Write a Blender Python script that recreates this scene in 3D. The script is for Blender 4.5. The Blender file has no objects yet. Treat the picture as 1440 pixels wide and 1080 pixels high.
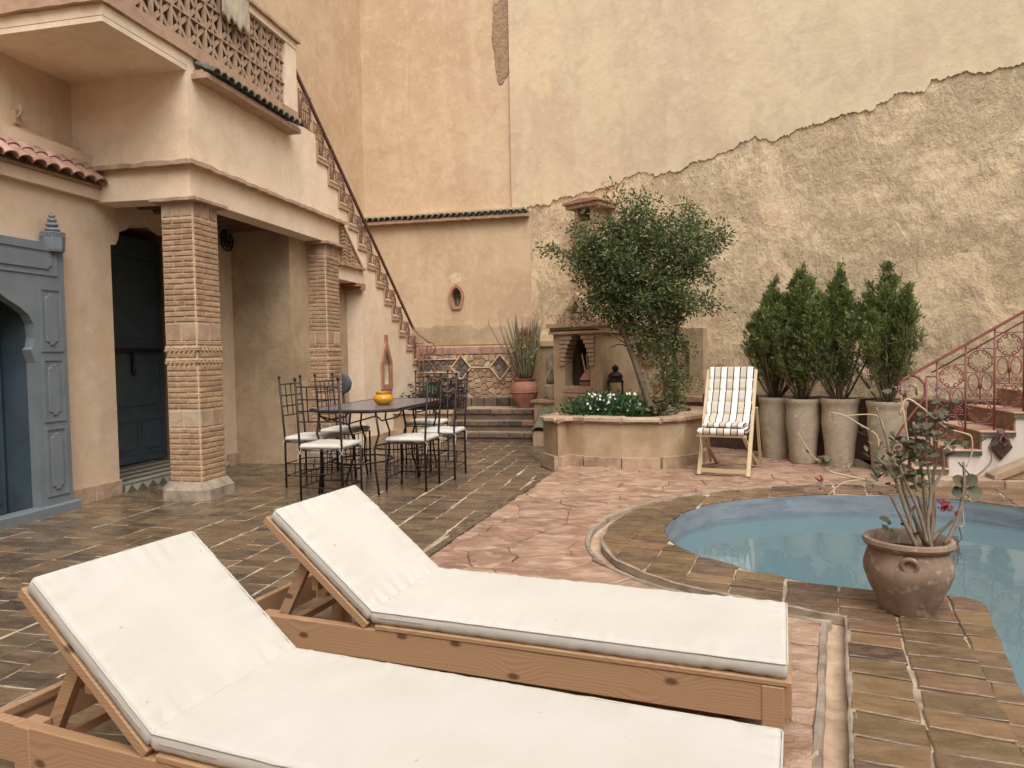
import bpy, bmesh, math, random
import numpy as np
from mathutils import Vector, Matrix, noise, geometry
random.seed(7); np.random.seed(7)
sc = bpy.context.scene
COL = sc.collection
R = math.radians
# ------------------------------------------------------------------ camera
cam_d = bpy.data.cameras.new('camera'); cam = bpy.data.objects.new('camera', cam_d); COL.objects.link(cam)
yaw = math.atan2(215, 1000); pit = math.atan2(40, 1000); roll = 0.018
fw = Vector((-math.sin(yaw)*math.cos(pit), math.cos(yaw)*math.cos(pit), -math.sin(pit)))
r0 = Vector((math.cos(yaw), math.sin(yaw), 0)); u0 = r0.cross(fw)
rt = r0*math.cos(roll)-u0*math.sin(roll); up = r0*math.sin(roll)+u0*math.cos(roll)
M = Matrix((rt, up, -fw)).transposed().to_4x4(); M.translation = (0, 0, 1.35)
cam.matrix_world = M
cam_d.sensor_width = 36; cam_d.lens = 25.0; cam_d.clip_end = 500; cam_d.clip_start = .05
sc.camera = cam
# ------------------------------------------------------------------ world, sun, exposure
w = bpy.data.worlds.new('World'); sc.world = w; w.use_nodes = True
nt = w.node_tree; nt.nodes.clear()
sky = nt.nodes.new('ShaderNodeTexSky'); sky.sky_type = 'NISHITA'; sky.sun_disc = False
SUN_EL, SUN_ROT = R(55), R(150)
sky.sun_elevation = SUN_EL; sky.sun_rotation = SUN_ROT; sky.dust_density = 4; sky.air_density = 1.0; sky.ozone_density = .5
hs = nt.nodes.new('ShaderNodeHueSaturation'); hs.inputs['Saturation'].default_value = .22
bgn = nt.nodes.new('ShaderNodeBackground'); bgn.inputs['Strength'].default_value = .15
wo = nt.nodes.new('ShaderNodeOutputWorld')
nt.links.new(sky.outputs[0], hs.inputs['Color']); nt.links.new(hs.outputs[0], bgn.inputs[0]); nt.links.new(bgn.outputs[0], wo.inputs[0])
sd = bpy.data.lights.new('sun', 'SUN'); sd.energy = 1.7; sd.angle = R(55); sd.color = (1, .97, .93)
sun = bpy.data.objects.new('sun', sd); COL.objects.link(sun)
sdir = Vector((math.sin(SUN_ROT)*math.cos(SUN_EL), math.cos(SUN_ROT)*math.cos(SUN_EL), math.sin(SUN_EL)))
sun.rotation_euler = sdir.to_track_quat('Z', 'Y').to_euler(); sun.location = (2, -3, 12)
sc.view_settings.view_transform = 'Standard'; sc.view_settings.look = 'None'; sc.view_settings.gamma = 1
sc.view_settings.use_curve_mapping = False; sc.view_settings.exposure = 0.46
sc.cycles.max_bounces = 8; sc.cycles.transparent_max_bounces = 12
try: sc.cycles.use_denoising = True
except Exception: pass

# ------------------------------------------------------------------ materials
def lin(c):
    return tuple((x/12.92 if x <= .04045 else ((x+.055)/1.055)**2.4) for x in (v/255 for v in c))
def S(r, g, b): return lin((r, g, b))
class NT:
    def __init__(s, name):
        s.m = bpy.data.materials.new(name); s.m.use_nodes = True; s.t = s.m.node_tree; s.t.nodes.clear()
        s.out = s.n('OutputMaterial'); s.b = s.n('BsdfPrincipled'); s.t.links.new(s.b.outputs[0], s.out.inputs[0])
        s.tc = s.n('TexCoord')
    def n(s, k): return s.t.nodes.new('ShaderNode'+k)
    def l(s, a, b): s.t.links.new(a, b)
    def mp(s, scale=(1, 1, 1), rot=(0, 0, 0), world=True):
        m = s.n('Mapping'); m.inputs['Scale'].default_value = scale; m.inputs['Rotation'].default_value = rot
        if world:
            g = s.n('NewGeometry'); s.l(g.outputs['Position'], m.inputs[0])
        else: s.l(s.tc.outputs['Object'], m.inputs[0])
        return m.outputs[0]
    def noise(s, vec, scale, det=4, rough=.55, dist=0):
        n = s.n('TexNoise'); n.inputs['Scale'].default_value = scale; n.inputs['Detail'].default_value = det
        n.inputs['Roughness'].default_value = rough; n.inputs['Distortion'].default_value = dist
        s.l(vec, n.inputs['Vector']); return n.outputs['Fac']
    def ramp(s, fac, stops):
        r = s.n('ValToRGB'); e = r.color_ramp.elements
        while len(e) < len(stops): e.new(.5)
        for q, (p, c) in zip(e, stops): q.position = p; q.color = (*c, 1) if len(c) == 3 else c
        s.l(fac, r.inputs[0]); return r.outputs[0]
    def bw(s, fac, a, b):
        if a > b: return s.ramp(fac, [(b, (1, 1, 1)), (a, (0, 0, 0))])
        return s.ramp(fac, [(a, (0, 0, 0)), (b, (1, 1, 1))])
    def mix(s, f, a, b, mode='MIX'):
        m = s.n('Mix'); m.data_type = 'RGBA'; m.blend_type = mode
        for v, i in ((f, 0), (a, 6), (b, 7)):
            if isinstance(v, (int, float)): m.inputs[i].default_value = v
            elif isinstance(v, tuple): m.inputs[i].default_value = (*v, 1)
            else: s.l(v, m.inputs[i])
        return m.outputs[2]
    def math(s, op, a, b=0.):
        m = s.n('Math'); m.operation = op
        for v, i in ((a, 0), (b, 1)):
            if isinstance(v, (int, float)): m.inputs[i].default_value = v
            else: s.l(v, m.inputs[i])
        return m.outputs[0]
    def rnd(s):
        oi = s.n('ObjectInfo'); at = s.n('Attribute'); at.attribute_name = 'rnd'
        return s.math('FRACT', s.math('ADD', s.math('MULTIPLY', oi.outputs['Random'], 3.7), at.outputs['Fac']))
    def bump(s, h, strength=.5, dist=.01, prev=None):
        b = s.n('Bump'); b.inputs['Strength'].default_value = strength; b.inputs['Distance'].default_value = dist
        s.l(h, b.inputs['Height'])
        if prev is not None: s.l(prev, b.inputs['Normal'])
        s.l(b.outputs[0], s.b.inputs['Normal']); return b.outputs[0]
    def fin(s, col=None, rough=.8, metal=0, spec=None):
        if col is not None:
            if isinstance(col, tuple): s.b.inputs['Base Color'].default_value = (*col, 1)
            else: s.l(col, s.b.inputs['Base Color'])
        if isinstance(rough, (int, float)): s.b.inputs['Roughness'].default_value = rough
        else: s.l(rough, s.b.inputs['Roughness'])
        s.b.inputs['Metallic'].default_value = metal
        if spec is not None: s.b.inputs['Specular IOR Level'].default_value = spec
        return s.m
def plaster(name, c1, c2, c3, big=.8, fine=1.0, bump=.35):
    t = NT(name); v = t.mp()
    n1 = t.noise(v, big, 5, .6, .3); n2 = t.noise(v, 7, 5, .65); n3 = t.noise(v, 60, 4, .7)
    c = t.mix(t.bw(n1, .42, .6), c1, c2)
    vs = t.mp((2.2, 2.2, .35)); st = t.noise(vs, 1.3, 5, .6, .5)
    c = t.mix(t.math('MULTIPLY', t.bw(st, .5, .72), .55), c, c3)
    c = t.mix(t.math('MULTIPLY', t.bw(n2, .52, .66), .45), c, c3)
    n4 = t.noise(v, 2.6, 6, .7, .8); c = t.mix(t.math('MULTIPLY', t.bw(n4, .5, .62), .4), c, tuple(x*.86 for x in c2))
    pit = t.noise(v, 28, 2, .5)
    c = t.mix(t.math('MULTIPLY', t.bw(pit, .68, .76), .45), c, tuple(x*.5 for x in c1))
    h = t.math('ADD', t.math('MULTIPLY', n2, 1.2), t.math('MULTIPLY', n3, .35*fine))
    t.bump(h, bump, .02)
    return t.fin(c, .9, spec=.2)
def simple(name, c, c2=None, rough=.6, scale=8, bump=.15, metal=0, bd=.005, world=False, spec=None):
    t = NT(name); v = t.mp(world=world); n = t.noise(v, scale, 5, .6); n2 = t.noise(v, scale*6, 3, .6)
    col = t.mix(t.bw(n, .35, .7), c, c2 or tuple(x*.75 for x in c))
    t.bump(t.math('ADD', n, t.math('MULTIPLY', n2, .4)), bump, bd)
    return t.fin(col, rough, metal, spec)
def piece_mat(name, cols, grime, rough=.6, nscale=9, bump=.4, bd=.008, spots=.5, stretch=(1, 1, 1), spec=None):
    t = NT(name); v = t.mp(stretch); r = t.rnd()
    k = len(cols); base = t.ramp(r, [(i/(k-1)*.999, c) for i, c in enumerate(cols)])
    n1 = t.noise(v, nscale, 5, .65, .4); n2 = t.noise(v, nscale*5, 4, .7)
    c = t.mix(t.math('MULTIPLY', t.bw(n1, .45, .75), spots), base, grime)
    dk = t.noise(v, nscale*.45, 4, .6, .6)
    c = t.mix(t.math('MULTIPLY', t.bw(dk, .5, .7), .5), c, (.35, .33, .3), 'MULTIPLY')
    t.bump(t.math('ADD', n1, t.math('MULTIPLY', n2, .35)), bump, bd)
    if not isinstance(rough, (int, float)):
        rough = t.math('ADD', t.math('MULTIPLY', n1, rough[1]), rough[0])
    return t.fin(c, rough, spec=spec)
MT = {}
MT['plaster_pink'] = plaster('pink ochre plaster', S(198, 172, 141), S(186, 157, 126), S(208, 185, 153), .5)
MT['plaster_yellow'] = plaster('yellow ochre plaster', S(228, 208, 172), S(214, 192, 164), S(234, 217, 186), .6, .6, .3)
MT['plaster_house'] = plaster('house plaster', S(206, 182, 156), S(194, 169, 142), S(216, 197, 173), .9, .8, .35)
MT['plaster_facade'] = plaster('pale facade plaster', S(228, 206, 180), S(218, 194, 166), S(234, 216, 194), .9, .8, .35)
MT['plaster_low'] = plaster('low wall plaster', S(178, 154, 124), S(160, 136, 108), S(186, 166, 138), 2., 1, .5)
MT['white_wash'] = plaster('white wash', S(226, 218, 208), S(214, 204, 194), S(198, 186, 176), 2., .8, .3)
def rough_wall():
    t = NT('rough scraped render'); v = t.mp(); v2 = t.mp((1, 1, .55))
    n1 = t.noise(v, .8, 6, .65, .4); n2 = t.noise(v2, 15, 6, .74, .1); n3 = t.noise(v, 48, 5, .75)
    c = t.mix(t.bw(n1, .35, .65), S(248, 226, 188), S(234, 207, 170))
    c = t.mix(t.math('MULTIPLY', t.bw(n2, .5, .62), .55), c, S(212, 182, 146))
    c = t.mix(t.math('MULTIPLY', t.bw(n3, .52, .68), .55), c, S(186, 154, 120))
    c = t.mix(t.math('MULTIPLY', t.bw(t.noise(v, 16, 3, .6), .56, .66), .5), c, S(238, 218, 186))
    sp = t.n('SeparateXYZ'); t.l(v, sp.inputs[0])
    c = t.mix(t.math('MULTIPLY', t.bw(t.math('ADD', sp.outputs[2], t.math('MULTIPLY', n1, .8)), 1.1, 1.6), -.28), c, c) if False else c
    n5 = t.noise(v, 5, 4, .65)
    h = t.math('ADD', t.math('MULTIPLY', t.bw(n2, .42, .62), .7), t.math('MULTIPLY', n3, 1.0)); h = t.math('ADD', h, t.math('MULTIPLY', t.bw(n5, .45, .6), .3)); h = t.math('MULTIPLY', h, t.math('ADD', t.bw(t.noise(v, 1.7, 4, .6, .5), .4, .6), .35))
    t.bump(h, .9, .03)
    return t.fin(c, .95, spec=.15)
MT['rough'] = rough_wall()
MT['rough_dark'] = simple('exposed earth', S(172, 144, 116), S(146, 118, 94), .95, 18, 1., bd=.04, world=True)
MT['mortar'] = simple('mortar', S(214, 188, 158), S(190, 162, 132), .95, 14, .8, bd=.015, world=True)
MT['brick'] = piece_mat('column brick', [S(156, 126, 98), S(172, 140, 110), S(144, 116, 90), S(164, 130, 100)], S(206, 180, 150), .9, 14, .6, .01, .55)
MT['grout'] = simple('grout', S(200, 180, 154), S(112, 94, 76), .95, 5, .6, bd=.01, world=True)
MT['tile'] = piece_mat('glazed courtyard tile', [S(106, 86, 64), S(80, 66, 54), S(114, 92, 68), S(74, 62, 54), S(96, 82, 64), S(120, 98, 72)],
                       S(148, 130, 108), (.06, .45), 6, .35, .006, .4, (1, 2.6, 1), spec=.6)
MT['tile_pool'] = piece_mat('glazed pool edge tile', [S(132, 104, 74), S(100, 80, 64), S(112, 92, 66), S(82, 66, 60), S(138, 106, 80), S(118, 96, 66)],
                       S(160, 132, 100), (.06, .45), 8, .5, .008, .5, (1, 2.2, 1), spec=.6)
MT['flag'] = piece_mat('red flagstone', [S(156, 122, 98), S(140, 108, 86), S(166, 134, 110), S(150, 114, 92), S(132, 100, 80)],
                       S(212, 184, 162), (.45, .4), 5.5, 1., .03, .75, (1, 2, 1))
MT['riser'] = piece_mat('step brick', [S(100, 84, 66), S(60, 52, 48), S(128, 100, 78), S(84, 72, 58)], S(150, 130, 106), .7, 10, .5, .01, .4)
MT['wallstone'] = piece_mat('wall stone', [S(176, 146, 114), S(150, 118, 92), S(190, 168, 138), S(138, 104, 84), S(168, 134, 104)], S(196, 176, 148), .9, 8, .8, .015, .4)
MT['darkstone'] = piece_mat('dark wall stone', [S(98, 88, 78), S(84, 76, 70), S(120, 106, 92), S(106, 98, 88)], S(140, 128, 112), .9, 10, .8, .015, .4)
MT['capstone'] = piece_mat('cap stone', [S(172, 146, 120), S(154, 124, 100), S(182, 158, 132)], S(204, 180, 152), .9, 9, .8, .015, .5)
MT['terra'] = simple('terracotta', S(168, 122, 98), S(146, 104, 84), .8, 9, .3, bd=.005)
MT['terra_roof'] = piece_mat('roof tile', [S(168, 128, 110), S(148, 108, 94), S(182, 144, 126), S(138, 102, 90)], S(198, 170, 152), .85, 9, .5, .008, .4)
MT['tread'] = piece_mat('stair tread tile', [S(196, 156, 132), S(182, 142, 118), S(204, 168, 144)], S(210, 184, 162), .8, 9, .4, .006, .5)
MT['green_tile'] = piece_mat('green glazed tile', [S(92, 100, 84), S(70, 82, 72), S(110, 108, 90), S(82, 88, 76)], S(170, 158, 136), .35, 14, .3, .005, .5, spec=.6)
MT['red_mould'] = simple('reddish moulding', S(180, 148, 124), S(156, 124, 102), .9, 9, .5, bd=.01, world=True)
MT['claustra'] = simple('clay lattice', S(178, 150, 124), S(152, 124, 100), .9, 12, .4, bd=.006, world=True)
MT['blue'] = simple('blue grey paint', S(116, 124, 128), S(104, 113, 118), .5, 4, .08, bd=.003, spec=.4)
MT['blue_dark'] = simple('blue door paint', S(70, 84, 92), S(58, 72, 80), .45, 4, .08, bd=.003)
MT['black_iron'] = simple('dark iron', S(48, 38, 36), S(34, 28, 28), .5, 20, .1, metal=.3, bd=.001)
MT['red_iron'] = simple('oxide red iron', S(138, 82, 72), S(118, 68, 60), .5, 12, .1, metal=.0, bd=.001)
MT['rust_rail'] = simple('brown red iron rail', S(72, 44, 40), S(92, 60, 50), .55, 20, .1, bd=.001)
MT['filigree'] = simple('clay coloured filigree', S(132, 100, 80), S(108, 80, 62), .8, 20, .1, bd=.001)
MT['dark'] = simple('soot and shade dark', S(52, 44, 40), S(40, 34, 32), .9, 8, .2)
MT['wood_dark'] = simple('dark wood', S(104, 78, 60), S(84, 62, 48), .8, 9, .4)
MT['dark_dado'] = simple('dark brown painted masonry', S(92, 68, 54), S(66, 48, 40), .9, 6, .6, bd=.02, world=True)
def wood(name, ca, cb, knot=True):
    t = NT(name); v = t.mp((.5, 5, 5), world=False)
    oi = t.n('ObjectInfo'); add = t.n('VectorMath'); add.operation = 'ADD'; t.l(v, add.inputs[0])
    cmb = t.n('CombineXYZ'); t.l(t.math('MULTIPLY', oi.outputs['Random'], 9.), cmb.inputs[0]); t.l(cmb.outputs[0], add.inputs[1]); v = add.outputs[0]
    # knots: grain is bent round voronoi cells that are long along the board
    vo = t.n('TexVoronoi'); vo.inputs['Scale'].default_value = 1.0; kv = t.mp((2.4, 7, 4.6), world=False); ka = t.n('VectorMath'); ka.operation = 'ADD'; t.l(kv, ka.inputs[0]); t.l(cmb.outputs[0], ka.inputs[1]); vo.voronoi_dimensions = '2D'; ks = t.n('SeparateXYZ'); kc = t.n('CombineXYZ'); t.l(ka.outputs[0], ks.inputs[0]); t.l(ks.outputs[0], kc.inputs[0]); t.l(ks.outputs[2], kc.inputs[1]); t.l(kc.outputs[0], vo.inputs['Vector'])
    kd = vo.outputs['Distance']
    near = t.bw(kd, .34, .03)
    wv = t.n('TexWave'); wv.wave_type = 'BANDS'; wv.bands_direction = 'Z'; wv.inputs['Scale'].default_value = 5.5
    wv.inputs['Distortion'].default_value = 9; wv.inputs['Detail'].default_value = 2.5; wv.inputs['Detail Scale'].default_value = .55
    wadd = t.n('VectorMath'); wadd.operation = 'ADD'; t.l(v, wadd.inputs[0])
    c2 = t.n('CombineXYZ'); t.l(t.math('MULTIPLY', near, .22), c2.inputs[2]); t.l(c2.outputs[0], wadd.inputs[1]); t.l(wadd.outputs[0], wv.inputs['Vector'])
    n = t.noise(v, 1.2, 4, .6); fine = t.noise(t.mp((3, 90, 90), world=False), 1, 3, .6)
    c = t.mix(t.math('MULTIPLY', t.bw(wv.outputs['Fac'], .3, .95), .6), ca, cb)
    c = t.mix(t.math('MULTIPLY', n, .4), c, tuple(x*.8 for x in ca))
    c = t.mix(t.math('MULTIPLY', fine, .2), c, tuple(x*.7 for x in cb))
    if knot:
        c = t.mix(t.math('MULTIPLY', t.bw(kd, .075, .035), .9), c, S(92, 62, 42))
    t.bump(fine, .12, .002)
    return t.fin(c, .62)
MT['pine'] = wood('varnished pine', S(184, 148, 112), S(156, 116, 82))
MT['beech'] = wood('pale beech', S(210, 186, 150), S(194, 166, 128), False)
def cloth():
    t = NT('off white canvas'); v = t.mp(world=False)
    n = t.noise(v, 3, 3, .5); fine = t.noise(v, 420, 2, .5); wr = t.noise(t.mp((14, 5, 8), world=False), 1., 4, .55, 1.2)
    c = t.mix(t.bw(n, .3, .7), S(204, 199, 189), S(197, 191, 179))
    st = t.noise(v, 46, 1, .4)
    c = t.mix(t.math('MULTIPLY', t.bw(st, .80, .83), .6), c, S(150, 136, 116))
    b = t.bump(wr, .22, .012); t.bump(fine, .15, .001, b)
    return t.fin(c, .75, spec=.25)
MT['canvas'] = cloth()
MT['seam'] = simple('seam cord', S(206, 200, 190), S(194, 188, 176), .8, 30, .1)
MT['zip'] = simple('zip tape', S(168, 162, 156), S(186, 180, 172), .7, 30, .1)
def stripes():
    t = NT('striped canvas'); 
    at = t.n('Attribute'); at.attribute_name = 'u'; u = t.math('FRACT', t.math('MULTIPLY', at.outputs['Fac'], 3.5))
    c = t.ramp(u, [(0, S(232, 226, 216)), (.40, S(226, 222, 214)), (.401, S(66, 58, 56)), (.48, S(66, 58, 56)), (.481, S(192, 182, 164)), (.90, S(192, 182, 164)), (.901, S(66, 58, 56)), (.98, S(66, 58, 56)), (.981, S(226, 222, 214))])
    c.node.color_ramp.interpolation = 'CONSTANT'
    t.bump(t.noise(t.mp(world=False), 300, 2, .5), .2, .001)
    return t.fin(c, .85, spec=.2)
MT['stripe'] = stripes()
def claypot(name, ca, cb, stain, band=60, ring=.25):
    t = NT(name); v = t.mp(world=False); n = t.noise(v, 5, 5, .6, .4); n2 = t.noise(v, 22, 4, .6)
    rg = t.noise(t.mp((.5, .5, band), world=False), 1., 3, .6)
    c = t.mix(t.bw(n, .35, .65), ca, cb); c = t.mix(t.math('MULTIPLY', t.bw(n2, .55, .66), .6), c, stain); n6 = t.noise(v, 9, 5, .7, .5); c = t.mix(t.math('MULTIPLY', t.bw(n6, .52, .64), .45), c, tuple(x*.7 for x in cb))
    c = t.mix(t.math('MULTIPLY', rg, ring), c, tuple(x*.6 for x in cb))
    t.bump(t.math('ADD', rg, t.math('MULTIPLY', n2, .5)), .3, .006)
    return t.fin(c, .85, spec=.2)
MT['jar'] = claypot('grey clay', S(186, 172, 150), S(170, 154, 132), S(200, 188, 168), 60)
MT['bigpot'] = claypot('weathered brown clay', S(156, 134, 116), S(132, 108, 90), S(196, 180, 164), 30)
MT['redpot'] = claypot('red clay', S(168, 120, 100), S(150, 104, 86), S(186, 146, 126), 30)
MT['yellow'] = simple('yellow glaze', S(206, 150, 38), S(190, 132, 30), .2, 5, .05)
MT['soil'] = simple('soil', S(78, 60, 46), S(52, 40, 32), .95, 30, 1., bd=.03)
def leafmat(name, cols, rough=.5, trans=.25, back=None):
    t = NT(name); r = t.rnd(); k = len(cols)
    c = t.ramp(r, [(i/(k-1)*.999, q) for i, q in enumerate(cols)])
    t.fin(c, rough, spec=.35)
    tr = t.n('BsdfTranslucent'); t.l(c, tr.inputs[0]); ms = t.n('MixShader'); ms.inputs[0].default_value = trans
    t.l(t.b.outputs[0], ms.inputs[1]); t.l(tr.outputs[0], ms.inputs[2]); t.l(ms.outputs[0], t.out.inputs[0])
    return t.m
MT['leaf_tree'] = leafmat('tree leaf', [S(82, 96, 56), S(102, 112, 66), S(66, 80, 50), S(128, 134, 88), S(88, 100, 60)])
MT['leaf_thuja'] = leafmat('conifer leaf', [S(92, 110, 60), S(114, 130, 70), S(76, 92, 52), S(134, 144, 82), S(116, 112, 72)])
MT['leaf_brown'] = leafmat('dry conifer leaf', [S(98, 92, 64), S(84, 82, 58), S(110, 98, 70)])
MT['leaf_bush'] = leafmat('bush leaf', [S(52, 82, 46), S(68, 100, 56), S(44, 70, 40), S(84, 116, 66)])
MT['leaf_kal'] = leafmat('succulent leaf', [S(90, 92, 64), S(74, 78, 58), S(108, 106, 78), S(108, 92, 74)], .65, .05)
MT['leaf_purple'] = leafmat('purple leaf', [S(52, 40, 46), S(66, 50, 54), S(40, 34, 38)])
MT['leaf_cactus'] = leafmat('cactus skin', [S(112, 108, 80), S(128, 116, 92), S(98, 94, 72), S(142, 126, 102)], .6, .02)
MT['lime'] = leafmat('lime leaf', [S(140, 160, 70), S(122, 144, 60)])
MT['bark'] = simple('bark', S(116, 98, 78), S(84, 70, 54), .9, 16, .7, bd=.01)
MT['stem_k'] = simple('succulent stem', S(150, 134, 112), S(120, 104, 86), .8, 24, .4, bd=.004)
MT['stem_pale'] = simple('pale stem', S(204, 182, 150), S(180, 156, 124), .7, 24, .2, bd=.002)
MT['pinkfl'] = simple('pale pink flower', S(190, 164, 160), S(146, 108, 106), .7, 60, .1)
MT['redfl'] = simple('red flower', S(172, 44, 56), S(146, 36, 48), .6, 60, .1)
MT['rustfl'] = simple('rust flower', S(136, 70, 56), S(116, 58, 48), .8, 60, .1)
MT['whitefl'] = simple('white flower', S(240, 240, 236), S(226, 228, 222), .6, 60, .1)
MT['concrete'] = simple('pale concrete', S(170, 148, 124), S(136, 118, 98), .9, 7, .6, bd=.01, world=True)
MT['curb_grey'] = simple('grey cement edge', S(168, 152, 132), S(112, 100, 86), .9, 7, 1., bd=.01, world=True)
MT['sand'] = simple('sandy gutter', S(192, 166, 138), S(150, 122, 98), .95, 8, .8, bd=.01, world=True)
MT['ground'] = simple('bare ground', S(140, 116, 92), S(120, 98, 78), .95, 1, .5, bd=.02, world=True)
def poolpaint():
    t = NT('pool paint'); v = t.mp(); n = t.noise(t.mp((1, 1, 5)), 3, 5, .65, .6)
    g = t.n('NewGeometry'); sp = t.n('SeparateXYZ'); t.l(g.outputs['Position'], sp.inputs[0])
    dry = t.mix(t.bw(n, .35, .65), S(134, 142, 148), S(104, 114, 124)); wet = t.mix(n, S(172, 190, 192), S(160, 182, 186))
    c = t.mix(t.bw(t.math('ADD', sp.outputs[2], t.math('MULTIPLY', n, .02)), -.0, -.0), wet, dry) 
    m = t.math('GREATER_THAN', sp.outputs[2], -.20); c = t.mix(m, wet, dry)
    lne = t.math('LESS_THAN', t.math('ABSOLUTE', t.math('ADD', sp.outputs[2], t.math('ADD', .155, t.math('MULTIPLY', n, .012)))), .012); c = t.mix(t.math('MULTIPLY', lne, .35), c, S(96, 108, 112)); t.bump(n, .3, .01); return t.fin(c, .7)
MT['pool'] = poolpaint()
def water():
    t = NT('pool water'); v = t.mp(); n = t.noise(v, 3.2, 2, .5)
    b = t.n('Bump'); b.inputs['Strength'].default_value = .3; b.inputs['Distance'].default_value = .01; t.l(n, b.inputs['Height'])
    fr = t.n('Fresnel'); fr.inputs['IOR'].default_value = 1.34; t.l(b.outputs[0], fr.inputs['Normal'])
    gl = t.n('BsdfGlossy'); gl.inputs['Roughness'].default_value = .02; t.l(b.outputs[0], gl.inputs['Normal'])
    tr = t.n('BsdfTransparent'); tr.inputs[0].default_value = (.52, .68, .71, 1)
    df = t.n('BsdfDiffuse'); df.inputs[0].default_value = (*S(146, 172, 178), 1)
    m0 = t.n('MixShader'); m0.inputs[0].default_value = .38; t.l(tr.outputs[0], m0.inputs[1]); t.l(df.outputs[0], m0.inputs[2])
    m1 = t.n('MixShader'); t.l(fr.outputs[0], m1.inputs[0]); t.l(m0.outputs[0], m1.inputs[1]); t.l(gl.outputs[0], m1.inputs[2])
    t.l(m1.outputs[0], t.out.inputs[0]); t.t.nodes.remove(t.b); return t.m
MT['water'] = water()
def mosaic():
    t = NT('mosaic top'); v = t.mp(world=False)
    ch = t.n('TexChecker'); ch.inputs['Scale'].default_value = 22; t.l(v, ch.inputs[0]); ch.inputs[1].default_value = (*S(70, 70, 84), 1); ch.inputs[2].default_value = (*S(128, 124, 128), 1)
    return t.fin(ch.outputs[0], .25)
MT['mosaic'] = mosaic()
def zellige():
    t = NT('zellige'); v = t.mp((1, 1, 1), (R(0), 0, 0)); 
    ch = t.n('TexChecker'); ch.inputs['Scale'].default_value = 9; m = t.mp((1, 1, 1), (R(45), 0, 0)); t.l(m, ch.inputs[0])
    ch.inputs[1].default_value = (*S(92, 96, 96), 1); ch.inputs[2].default_value = (*S(176, 164, 140), 1)
    return t.fin(ch.outputs[0], .4)
MT['zellige'] = zellige()
MT['cloth_y'] = simple('pale cloth', S(190, 176, 150), S(150, 136, 122), .9, 7, .4, bd=.01)
MT['silver'] = simple('zinc sheet', S(166, 160, 152), S(130, 124, 118), .5, 9, .2, metal=.4)
MT['grey_metal'] = simple('grey painted drum', S(84, 88, 94), S(66, 70, 76), .6, 9, .2)
MT['green_jar'] = simple('green glaze', S(52, 78, 52), S(40, 62, 42), .3, 6, .1)

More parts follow.
